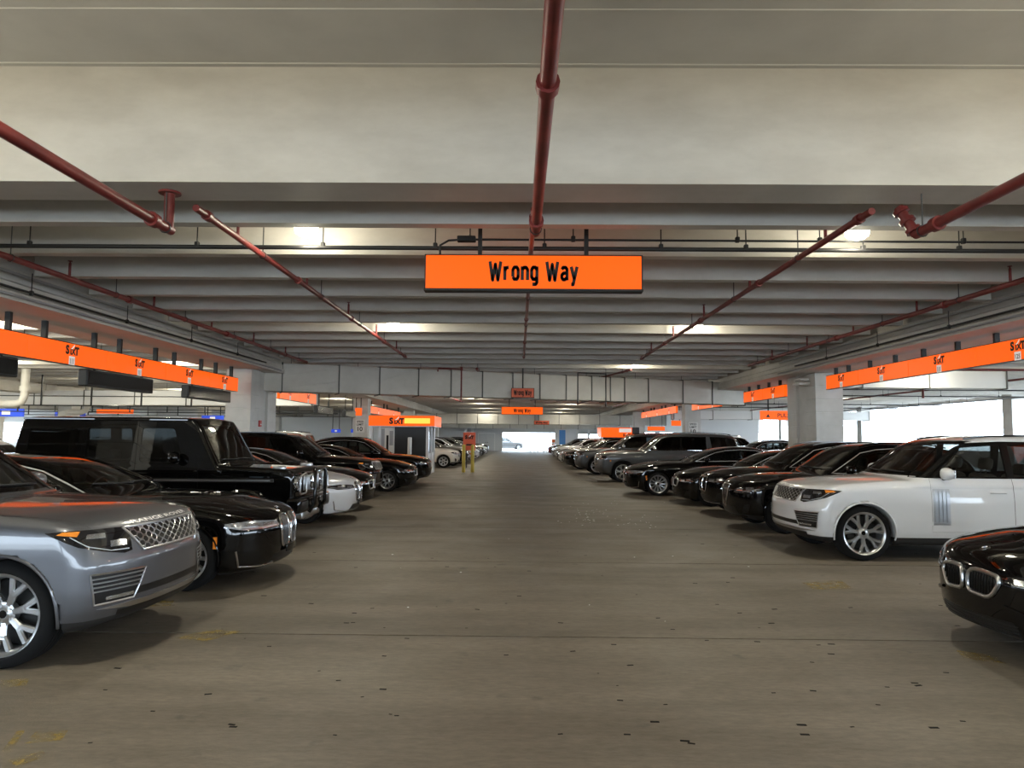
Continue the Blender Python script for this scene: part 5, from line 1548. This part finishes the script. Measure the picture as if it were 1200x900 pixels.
def finish_crossover(face):
    pr = Proto(model_crossover()); F = pr.F; t = F.th; P = pr.P
    doors = shell(pr, .032)
    cabin(pr, .42, 2.62, 3.55, 1.1, 1.48)
    wheels(pr, 'five' if face != 'kidney' else 'double', .362, .245, .25)
    arch_lips(pr, .012, .0, 'paint' if face != 'kidney' else 'black_plastic')
    mirrors(pr, 2.0, 1.17, .87, .22, .15)
    handles(pr, doors, [(2.65, .95), (3.6, .98)])
    if face == 'kidney':
        kidney(pr, .02, .52, .86, .22, .275, .014, 8, rnd=.06, bar='gloss_black')
        hl = [(t(.05,.34),.745),(t(.12,.55),.735),(t(.28,.78),.745),(t(.42,.87),.79),(t(.40,.86),.84),(t(.2,.68),.85),(t(.06,.36),.83)]
        roundel(pr, .17)
    elif face == 'shield':
        sp = [(0,.40),(.14,.62),(.19,.80),(.12,.845),(-.12,.845),(-.19,.80),(-.14,.62)]
        i = pr.add('grille', patch(F, 'front', sp, .001, .02), 'grille_black')
        pr.add('grille_frame', strip(F, 'front', sp, .013, .006, closed=True, n=8), 'chrome', i)
        for k in range(5):
            b = .5+k*.065; lo, hi = interp_poly_y(sp, b)
            pr.add('grille_bar', strip(F, 'front', [(lo,b),(hi,b)], .005, .004), 'grille_bar', i)
        hl = [(t(.06,.42),.735),(t(.14,.58),.725),(t(.30,.80),.76),(t(.46,.88),.815),(t(.42,.87),.85),(t(.2,.68),.83),(t(.07,.44),.785)]
        trim(pr, 'headlight_brow', 'wrap', [(t(.06,.42),.722),(t(.16,.62),.716),(t(.36,.84),.77),(t(.48,.89),.82)], .008, 'chrome', .004, both=True)
    else:
        gp = [(-.42,.60),(.42,.60),(.50,.79),(-.50,.79)]
        i = pr.add('grille', patch(F, 'front', gp, .001, .02), 'grille_black')
        pr.add('grille_frame', strip(F, 'front', gp, .011, .004, closed=True), 'chrome', i)
        for k in range(4):
            b = .635+k*.04; lo, hi = interp_poly_y(gp, b)
            pr.add('grille_bar', strip(F, 'front', [(lo,b),(hi,b)], .007, .004), 'satin_silver', i)
        hl = [(t(.06,.52),.725),(t(.14,.62),.715),(t(.30,.80),.745),(t(.46,.88),.82),(t(.42,.87),.86),(t(.2,.70),.84),(t(.07,.54),.80)]
    a0, a1 = hl[0][0], hl[3][0]; d = a1-a0
    z0 = hl[0][1]+.02
    lamp_unit(pr, hl, [[(a0+.12*d,z0),(a0+.38*d,z0),(a0+.38*d,z0+.045),(a0+.12*d,z0+.04)], [(a0+.5*d,z0+.02),(a0+.78*d,z0+.035),(a0+.74*d,z0+.075),(a0+.5*d,z0+.065)]], 'wrap', [[(a0+.08*d,z0-.008),(a0+.45*d,z0-.006),(a0+.92*d,z0+.05)]])
    pr.add('lower_grille', patch(F, 'wrap', [(-t(.05,.52),.30),(t(.05,.52),.30),(t(.05,.42),.44),(-t(.05,.42),.44)], .001, .02), 'grille_black')
    for sg in (1, -1):
        m = lambda pl: pl if sg > 0 else mir(pl)
        pr.add('side_intake', patch(F, 'wrap', m([(t(.1,.60),.34),(t(.2,.74),.35),(t(.26,.78),.52),(t(.16,.68),.50)]), .001, .02), 'grille_black')
    pr.add('bumper_blade', strip(F, 'wrap', [(-t(.16,.7),.285),(-t(.05,.45),.275),(0,.272),(t(.05,.45),.275),(t(.16,.7),.285)], .012, .004), 'satin_silver' if face == 'kidney' else 'gloss_black')
    trim(pr, 'window_trim', 'side', P['dlo'], .009, 'trim_bright', .0, closed=True, both=True)
    for y in (.60, -.60):
        pr.add('roof_rail', MB().tube(path(F, 'top', [(2.35,y),(2.45,y),(3.2,y),(3.85,y*.96),(3.95,y*.95)], .03), .014, 6), 'satin_silver' if face == 'kidney' else 'gloss_black')
    wiper(pr, 1.48, 1.17)
    return pr

def model_fullsize_suv():
    P = dict(L=5.72, W=1.03, H=1.93, crown=.05, nose=(.22, 2.8), tail=(.16, 2.8), ks=.10, kf=.09, kr=.12, kg=.12, kj=.035, wcurve=.13, umid=3.2, rcrown=.045, gtaper=.05,
        top=[(0,1.06),(.1,1.10),(.5,1.17),(1.2,1.22),(1.8,1.235),(3,1.23),(5.3,1.25),(5.72,1.15)],
        roof=[(1.35,.7),(1.62,1.15),(1.72,1.235),(2.1,1.52),(2.4,1.74),(2.65,1.84),(3.1,1.90),(3.6,1.92),(4.8,1.90),(5.3,1.84),(5.42,1.76),(5.58,1.4),(5.66,1.2),(5.8,.7)],
        plan=[(0,1.0),(.5,1.02),(1.0,1.03),(4.8,1.03),(5.4,1.01),(5.72,.98)],
        inset=[(.25,.08),(.35,.04),(.5,.01),(.65,0),(.9,0),(1.05,.01),(1.15,.03),(1.27,.07)],
        front=[(.2,.36),(.28,.2),(.36,.09),(.48,.03),(.6,.01),(.85,.015),(1.0,.05),(1.07,.09),(1.13,.2),(1.22,.6)],
        rear=[(.3,5.6),(.5,5.7),(.8,5.72),(1.1,5.68),(1.25,5.64)],
        bot=[(0,.33),(.5,.27),(5.0,.28),(5.72,.38)],
        gh=(1.24,1.85,.985,.83), uf=.98, ur=4.39, ra=.465, wr=.405, cabin=(1.7,5.4), floorz=.55, sill=.36,
        dlo=[(2.0,1.25),(2.5,1.70),(2.75,1.765),(3.5,1.79),(5.05,1.765),(5.32,1.68),(5.42,1.28),(4,1.255)],
        windows=[[(2.22,1.275),(2.58,1.68),(2.78,1.735),(3.2,1.75),(3.2,1.275)], [(3.28,1.275),(3.28,1.75),(4.18,1.745),(4.18,1.28)], [(4.48,1.285),(4.40,1.738),(5.04,1.73),(5.24,1.66),(5.32,1.30)]],
        doors=[[(2.0,.46),(2.0,1.24),(3.24,1.245),(3.24,.46)], [(3.24,.46),(3.24,1.245),(4.32,1.25),(4.25,1.0),(3.8,.46)]],
        wind=[(-.88,1.27),(.88,1.27),(.76,1.81),(-.76,1.81)], rearwin=[(-.75,1.35),(.75,1.35),(.68,1.72),(-.68,1.72)],
        hood=[(.19,-.86),(.12,-.5),(.10,0),(.12,.5),(.19,.86),(.9,.92),(1.72,.90),(1.66,0),(1.72,-.90),(.9,-.92)], hoodnz=.45, surround='gloss_black')
    pr = Proto(P); F = pr.F; t = F.th
    doors = shell(pr, .033)
    cabin(pr, .56, 2.95, 3.95, 1.25, 1.7, rows=3)
    wheels(pr, 'five', .405, .285, .285)
    arch_lips(pr, .014, .0)
    mirrors(pr, 2.2, 1.32, .97, .23, .21, 'chrome')
    handles(pr, doors, [(3.02, 1.0), (4.0, 1.0)])
    gp = [(-.56,.70),(.56,.70),(.62,.99),(-.62,.99)]
    i = pr.add('grille', patch(F, 'front', gp, .001, .02), 'grille_black')
    pr.add('grille_frame', strip(F, 'front', gp, .014, .004, closed=True, n=8), 'chrome', i)
    for k in range(5):
        b = .74+k*.052; lo, hi = interp_poly_y(gp, b)
        pr.add('grille_bar', strip(F, 'front', [(lo,b),(hi,b)], .011, .0), 'gloss_black', i)
    bt = MB()
    for pl in ([(-.13,.845),(.13,.845),(.11,.882),(-.15,.882)],):
        patch(F, 'front', pl, .016, .02, mb=bt)
    pr.add('emblem', bt, 'chrome', i)
    hl = [(t(.03,.64),.86),(t(.14,.88),.86),(t(.40,.97),.90),(t(.36,.965),1.02),(t(.12,.86),1.03),(t(.05,.66),1.0)]
    a0, a1 = hl[0][0], hl[2][0]; d = a1-a0
    lamp_unit(pr, hl, [[(a0+.1*d,.93),(a0+.5*d,.93),(a0+.5*d,.99),(a0+.1*d,.985)]], 'wrap', [[(a0+.06*d,.88),(a0+.5*d,.88),(a0+.85*d,.91)]])
    pr.add('lower_grille', patch(F, 'wrap', [(-t(.03,.6),.42),(t(.03,.6),.42),(t(.03,.52),.60),(-t(.03,.52),.60)], .001, .02), 'grille_black')
    pr.add('skid_plate', patch(F, 'wrap', [(-t(.1,.6),.35),(t(.1,.6),.35),(t(.1,.56),.40),(-t(.1,.56),.40)], .006, .02), 'satin_silver')
    for sg in (1, -1):
        m = lambda pl: pl if sg > 0 else mir(pl)
        pr.add('side_intake', patch(F, 'wrap', m([(t(.06,.72),.45),(t(.16,.88),.45),(t(.18,.89),.66),(t(.1,.80),.66)]), .001, .02), 'grille_black')
        # bright sloping rear pillar
        pr.add('rear_pillar', patch(F, 'side+' if sg > 0 else 'side-', [(4.22,1.26),(4.44,1.26),(4.36,1.78),(4.22,1.785)], .004, .01), 'paint')
        pr.add('side_marker', patch(F, 'wrap', m([(t(.50,.99),.80),(t(.54,1.0),.80),(t(.54,1.0),.86),(t(.50,.99),.86)]), .003, .006), 'amber')
    trim(pr, 'window_trim', 'side', [(2.0,1.25),(4,1.255),(5.42,1.28)], .009, 'chrome', .0, both=True)
    for y in (.72, -.72):
        pr.add('roof_rail', MB().tube(path(F, 'top', [(2.75,y),(2.85,y),(4.0,y),(5.1,y),(5.2,y)], .04), .016, 6), 'gloss_black')
    wiper(pr, 1.72, 1.30)
    return pr

def model_boxy_offroader():
    P = dict(L=4.62, W=.90, H=2.01, crown=.015, nose=(.03, 4), tail=(.03, 4), ks=.05, kf=.045, kr=.05, kg=.045, kj=.02, wcurve=.03, umid=2.4, rcrown=.03, gtaper=.0,
        top=[(0,1.17),(.2,1.19),(1.3,1.245),(1.6,1.25),(4.62,1.25)],
        roof=[(1.0,.7),(1.22,1.1),(1.30,1.25),(1.5,1.60),(1.68,1.91),(1.73,1.965),(1.82,1.988),(2.0,1.995),(2.6,2.005),(4.2,2.005),(4.42,1.99),(4.5,1.94),(4.56,1.6),(4.60,1.2),(4.7,.7)],
        plan=[(0,.80),(.3,.82),(1.2,.86),(1.5,.875),(4.6,.875)],
        inset=[(.3,.02),(.45,0),(1.0,0),(1.15,.008),(1.25,.02)],
        front=[(.3,.16),(.45,.14),(1.0,.14),(1.12,.15),(1.2,.2)],
        rear=[(.3,4.5),(.5,4.58),(1.3,4.6)],
        bot=[(0,.42),(.5,.38),(4.0,.38),(4.62,.45)],
        gh=(1.25,1.94,.865,.765), uf=.90, ur=3.75, ra=.43, wr=.395, cabin=(1.35,4.5), floorz=.6, sill=None,
        windows=[roundpoly([(1.86,1.29),(2.06,1.81),(2.56,1.825),(2.56,1.29)],.05,3), roundpoly([(2.68,1.29),(2.68,1.825),(3.42,1.825),(3.42,1.29)],.05,3), roundpoly([(3.56,1.29),(3.56,1.82),(4.34,1.81),(4.36,1.29)],.05,3)],
        doors=[[(1.62,.48),(1.62,1.24),(1.97,1.88),(2.62,1.9),(2.62,.48)], [(2.62,.48),(2.62,1.9),(3.49,1.9),(3.49,1.05),(3.2,.75),(3.2,.48)]],
        wind=[(-.74,1.28),(.74,1.28),(.67,1.885),(-.67,1.885)], rearwin=[(-.6,1.35),(.6,1.35),(.56,1.75),(-.56,1.75)],
        hood=[(.22,-.62),(.22,.62),(1.28,.70),(1.28,-.70)], hoodnz=.6)
    pr = Proto(P); F = pr.F; X = lambda u: F.L/2-u
    doors = shell(pr, .03)
    cabin(pr, .62, 2.45, 3.35, 1.26, 1.28)
    wheels(pr, 'double', .395, .27, .27, track=.93)
    mirrors(pr, 1.95, 1.36, .87, .2, .17)
    handles(pr, doors, [(2.5, 1.13), (3.38, 1.13)], 'gloss_black')
    # wheel flares
    for uw in (P['uf'], P['ur']):
        for sg in (1, -1):
            a = np.radians(np.linspace(-20, 200, 30))
            mb = MB(); V = []; Fs = []
            for k, t in enumerate(a):
                for (r, y) in ((.42,.80),(.42,.955),(.445,.965),(.475,.955),(.485,.86),(.485,.80)):
                    V.append((X(uw)+r*math.cos(t), sg*y, P['wr']+.01+r*math.sin(t)))
            for k in range(len(a)-1):
                for j in range(5):
                    Fs.append((k*6+j, k*6+j+1, (k+1)*6+j+1, (k+1)*6+j))
            pr.add('wheel_flare', mb.add(V, Fs), 'paint')
    # side strip, running board, hinges
    for sg in (1, -1):
        sd = 'side+' if sg > 0 else 'side-'
        i = pr.add('side_strip', patch(F, sd, [(.45,.985),(4.5,.985),(4.5,1.035),(.45,1.035)], .018, .02), 'black_plastic')
        pr.add('strip_insert', patch(F, sd, [(.5,1.003),(4.45,1.003),(4.45,1.017),(.5,1.017)], .021, .004), 'satin_silver', i)
        pr.add('running_board', MB().rbox(X(3.2), X(1.45), sg*.80-.1, sg*.80+.1, .36, .40, .015), 'black_plastic')
        for u in (1.66, 2.68):
            for z in (.72, 1.14):
                pr.add('door_hinge', MB().rbox(X(u)-.03, X(u)+.03, sg*.875-.02, sg*.875+.02, z-.02, z+.02, .008), 'paint')
        # indicator lamp on top of the wing
        pr.add('turn_signal', MB().rbox(X(.5), X(.3), sg*.72-.05, sg*.72+.05, 1.16, 1.235, .02), 'lamp_clear')
        pr.add('tail_light', MB().rbox(-F.L/2-.0, -F.L/2+.05, sg*.7-.08, sg*.7+.08, .62, .70, .01), 'tail_red')
        pr.add('exhaust_pipe', MB().cyl((X(2.7), sg*.84, .33), (X(3.1), sg*.92, .33), .035, 10), 'chrome')
    # front: grille, round lights, bumper, tubular guard
    xf = X(.14)
    gb = MB().rbox(xf-.03, xf+.035, -.50, .50, .80, 1.10, .04)
    gi = pr.add('grille', gb, 'gloss_black')
    for k in range(15):
        y = -.42+k*.06
        pr.add('grille_bar', MB().rbox(xf+.03, xf+.05, y-.012, y+.012, .83, 1.07, .008), 'satin_silver', gi)
    ring = MB().tube([(xf+.06, .105*math.cos(a), .95+.105*math.sin(a)) for a in np.linspace(0, 2*PI, 33)[:-1]], .014, 8, closed=True)
    for k in range(3):
        a = PI/2+k*2*PI/3
        ring.tube([(xf+.06, 0, .95), (xf+.06, .1*math.cos(a), .95+.1*math.sin(a))], [.016, .005], 6)
    pr.add('star_emblem', ring, 'chrome', gi)
    for sg in (1, -1):
        M = Matrix.Translation((xf, sg*.645, .955)) @ Matrix.Rotation(PI/2, 4, 'Y')
        h = pr.add('headlight', MB().lathe([(.115, -.02), (.118, .03), (.105, .04), (.098, .03), (.09, .01), (0, .005)], 32, 'z', M), 'reflector')
        pr.add('light_ring', MB().tube([(xf+.025, sg*.645+.09*math.cos(a), .955+.09*math.sin(a)) for a in np.linspace(0, 2*PI, 33)[:-1]], .01, 6, closed=True), 'led', h)
        pr.add('projector', MB().lathe([(0, .03), (.03, .025), (.045, .0)], 16, 'z', M), 'lamp_housing', h)
        # guard loop round the light
        y0, y1 = sg*.47, sg*.80
        loop = roundpoly([(y0,.80),(y1,.80),(y1,1.08),(y0,1.12)], .06, 4)
        pr.add('light_guard', MB().tube([(xf+.10, y, z) for y, z in loop], .014, 8, closed=True).cyl((xf+.10, y0, .96), (xf+.10, sg*.40, .96), .012, 8), 'satin_silver')
    bmp = MB().rbox(xf-.1, xf+.13, -.88, .88, .50, .74, .05, 3)
    bi = pr.add('bumper', bmp, 'paint')
    for sg in (1, -1):
        pr.add('bumper_intake', MB().rbox(xf+.1, xf+.135, sg*.62-.17, sg*.62+.17, .54, .68, .03), 'grille_black', bi)
    pr.add('number_plate', MB().rbox(xf+.13, xf+.15, -.26, .26, .56, .70, .008), 'gloss_black', bi)
    pr.add('skid_plate', MB().rbox(xf-.15, xf+.06, -.5, .5, .38, .50, .03), 'satin_silver')
    g = MB()
    g.tube([(xf+.1, -.30, .48), (xf+.19, -.30, .62), (xf+.19, -.30, 1.12), (xf+.17, -.27, 1.17), (xf+.17, .27, 1.17), (xf+.19, .30, 1.12), (xf+.19, .30, .62), (xf+.1, .30, .48)], .03, 10)
    g.cyl((xf+.18, -.30, .80), (xf+.18, .30, .80), .02, 8)
    pr.add('guard_bar', g, 'gloss_black')
    # drip rail
    for sg in (1, -1):
        pr.add('drip_rail', MB().tube([(X(1.85), sg*.785, 1.945), (X(4.45), sg*.785, 1.955)], .016, 6), 'paint')
    for sg in (1, -1):
        pr.add('windshield_frame', strip(F, 'front', [(sg*.76,1.27),(sg*.69,1.85)], .010, .0), 'gloss_black')
    wiper(pr, 1.32, 1.31)
    return pr
# ------------------------------------------------------------------ the cars
suv = model_luxury_suv(); saloon = model_saloon(); compact = model_saloon((.897,.96,.973), False)
cross_s = finish_crossover('shield'); cross_k = finish_crossover('kidney'); cross_p = finish_crossover('plain')
bigsuv = model_fullsize_suv(); boxy = model_boxy_offroader()
def left(pr, nose_x, y, paint, label, name='parked_car', **k):      # nose points to the aisle (+x)
    return pr.place(name, nose_x-pr.F.L/2, y, k.pop('rz', 0.), paint, label, **k)
def right(pr, nose_x, y, paint, label, name='parked_car', **k):
    return pr.place(name, nose_x+pr.F.L/2, y, PI+k.pop('rz', 0.), paint, label, **k)
# left row, near to far (y is the car's centre line)
left(suv, -2.92, 6.25, 'paint_silver', 'silver luxury off-road car with wave mesh grille beside a black saloon')
left(saloon, -2.78, 8.85, 'paint_black', 'black saloon with tall slatted grille between silver car and boxy off-roader')
left(boxy, -3.36, 12.05, 'paint_black', 'boxy black off-roader with round headlights and bar guard', swap={'car_glass': 'car_glass_dark'})
left(saloon, -3.28, 14.95, 'paint_white', 'white saloon with slatted twin grille beside the boxy off-roader', skip=('side_intake',), swap={'lamp_clear': 'lamp_housing'})
left(compact, -3.45, 17.2, 'paint_black', 'black compact saloon right behind the white saloon')
left(suv, -3.85, 20.3, 'paint_black', 'tall black luxury off-road car in front of the left column', swap={'car_glass': 'car_glass_dark'})
left(compact, -3.25, 23.1, 'paint_black', 'black low saloon with double-spoke wheels beside the tall black off-road car')
left(cross_p, -3.15, 26.2, 'paint_black', 'black crossover parked closest in front of the booth')
left(cross_p, -3.25, 40.3, 'paint_cream_white', 'cream white crossover parked behind the booth')
left(cross_k, -3.0, 43.2, 'paint_black', 'black crossover next to the cream white one')
left(compact, -2.9, 46.2, 'paint_light_grey', 'light grey saloon behind the twin bollard sign')
left(cross_p, -2.9, 49.0, 'paint_white', 'white crossover next to the light grey saloon behind the bollard sign')
left(compact, -2.8, 51.9, 'paint_white', 'white saloon between the white and the grey crossover')
left(cross_k, -2.8, 55.5, 'paint_grey', 'grey crossover between a white and a black saloon, left row')
left(compact, -2.8, 59.5, 'paint_black', 'black saloon between the grey crossover and a white saloon, left row')
left(compact, -2.75, 64.0, 'paint_white', 'white saloon next to the last crossover of the left row')
left(cross_p, -2.8, 68.0, 'paint_black', 'black crossover standing last in the left row before the far duct')
# right row
right(compact, 3.72, 6.1, 'paint_black', 'glossy black saloon with wide twin grille facing the aisle beside the empty bay')
right(suv, 4.07, 11.3, 'paint_white', 'white luxury off-road car with wave mesh grille and side gills', swap={'seat': 'seat_beige'})
right(cross_s, 4.02, 14.1, 'paint_black', 'black crossover with shield grille beside the white off-road car')
right(cross_k, 4.25, 16.75, 'paint_black', 'black crossover with twin slatted grille and roof rails')
right(compact, 4.12, 19.2, 'paint_black', 'black compact saloon between crossover and long saloon')
right(saloon, 3.28, 22.4, 'paint_black', 'long black saloon with bright multi-spoke wheels before the grey cars')
right(bigsuv, 3.05, 28.8, 'paint_grey', 'large dark grey family car with chrome mirrors beside the long black saloon', swap={'car_glass': 'car_glass_dark'})
right(bigsuv, 2.68, 34.4, 'paint_grey', 'large dark grey family car between its twin and a black crossover', swap={'car_glass': 'car_glass_dark'})
right(cross_s, 2.5, 39.6, 'paint_black', 'black crossover tucked behind the grey family cars')
right(cross_p, 2.55, 42.5, 'paint_light_grey', 'light grey crossover behind the grey family cars')
right(compact, 2.55, 46.0, 'paint_white', 'white saloon next to the light grey crossover, right row')
right(compact, 2.6, 49.2, 'paint_black', 'black saloon between a white saloon and a white crossover, right row')
right(cross_p, 2.65, 53.5, 'paint_white', 'white crossover in the right row beside the far rental booth')
right(compact, 2.7, 57.0, 'paint_light_grey', 'light grey saloon just past the far rental booth')
right(compact, 2.8, 61.0, 'paint_white', 'white saloon between the light grey saloon and a black crossover, right row')
right(cross_k, 2.9, 65.5, 'paint_black', 'black crossover in the right row by the far duct')
right(compact, 2.9, 70.5, 'paint_red', 'dark red saloon standing last in the right row')
# cars of the rows behind, tails towards us
def back(pr, nose_x, y, paint, label, left_side=True):
    if left_side: return pr.place('parked_car', nose_x+pr.F.L/2, y, PI, paint, label)
    return pr.place('parked_car', nose_x-pr.F.L/2, y, 0., paint, label)
back(cross_p, -15.6, 15.5, 'paint_white', 'white crossover in the row behind the boxy off-roader')
back(compact, -15.6, 21.5, 'paint_light_grey', 'light grey saloon in the row behind the left column')
back(bigsuv, -16.6, 33.0, 'paint_white', 'big white family car behind the black off-road car')
back(bigsuv, -16.6, 38.5, 'paint_white', 'big white family car in the back row beside the booth column')
back(cross_p, -15.6, 28.0, 'paint_cream_white', 'cream crossover in the left back row')
back(cross_p, 16.2, 31.5, 'paint_white', 'white crossover in the back row past the right column', False)
back(cross_k, 16.2, 37.0, 'paint_black', 'black crossover in the right back row', False)
back(compact, 16.2, 27.5, 'paint_light_grey', 'light grey saloon in the right back row', False)
back(bigsuv, 17.0, 47.0, 'paint_white', 'big white family car in the right back row', False)
cross_k.place('parked_car', -1.6, 97, 0.2, 'paint_grey', 'grey crossover outside the exit in daylight')
# low far building outside the parapet
for k, (y0, y1, h) in enumerate(((30, 60, 3.2), (64, 110, 4.0), (-40, 24, 3.0))):
    root = empty('far_building', (95, (y0+y1)/2, -.32)); tag(root, ['low pale building beyond the parapet, shortest span', 'low pale building beyond the parapet, tallest', 'low pale building beyond the parapet, longest span'][k], 'building')
    L = y1-y0
    MB().box(0, 20, -L/2, L/2, 0, h).build('wall', 'far_building', root)
    MB().box(-.3, 20, -L/2-.3, L/2+.3, h, h+.4).build('roof', 'wall_white', root)
    for j in range(int(L/4)):
        MB().box(-.1, 0, -L/2+1+j*4, -L/2+3.2+j*4, 1.0, 2.3).build('window', 'dark_pane', root)
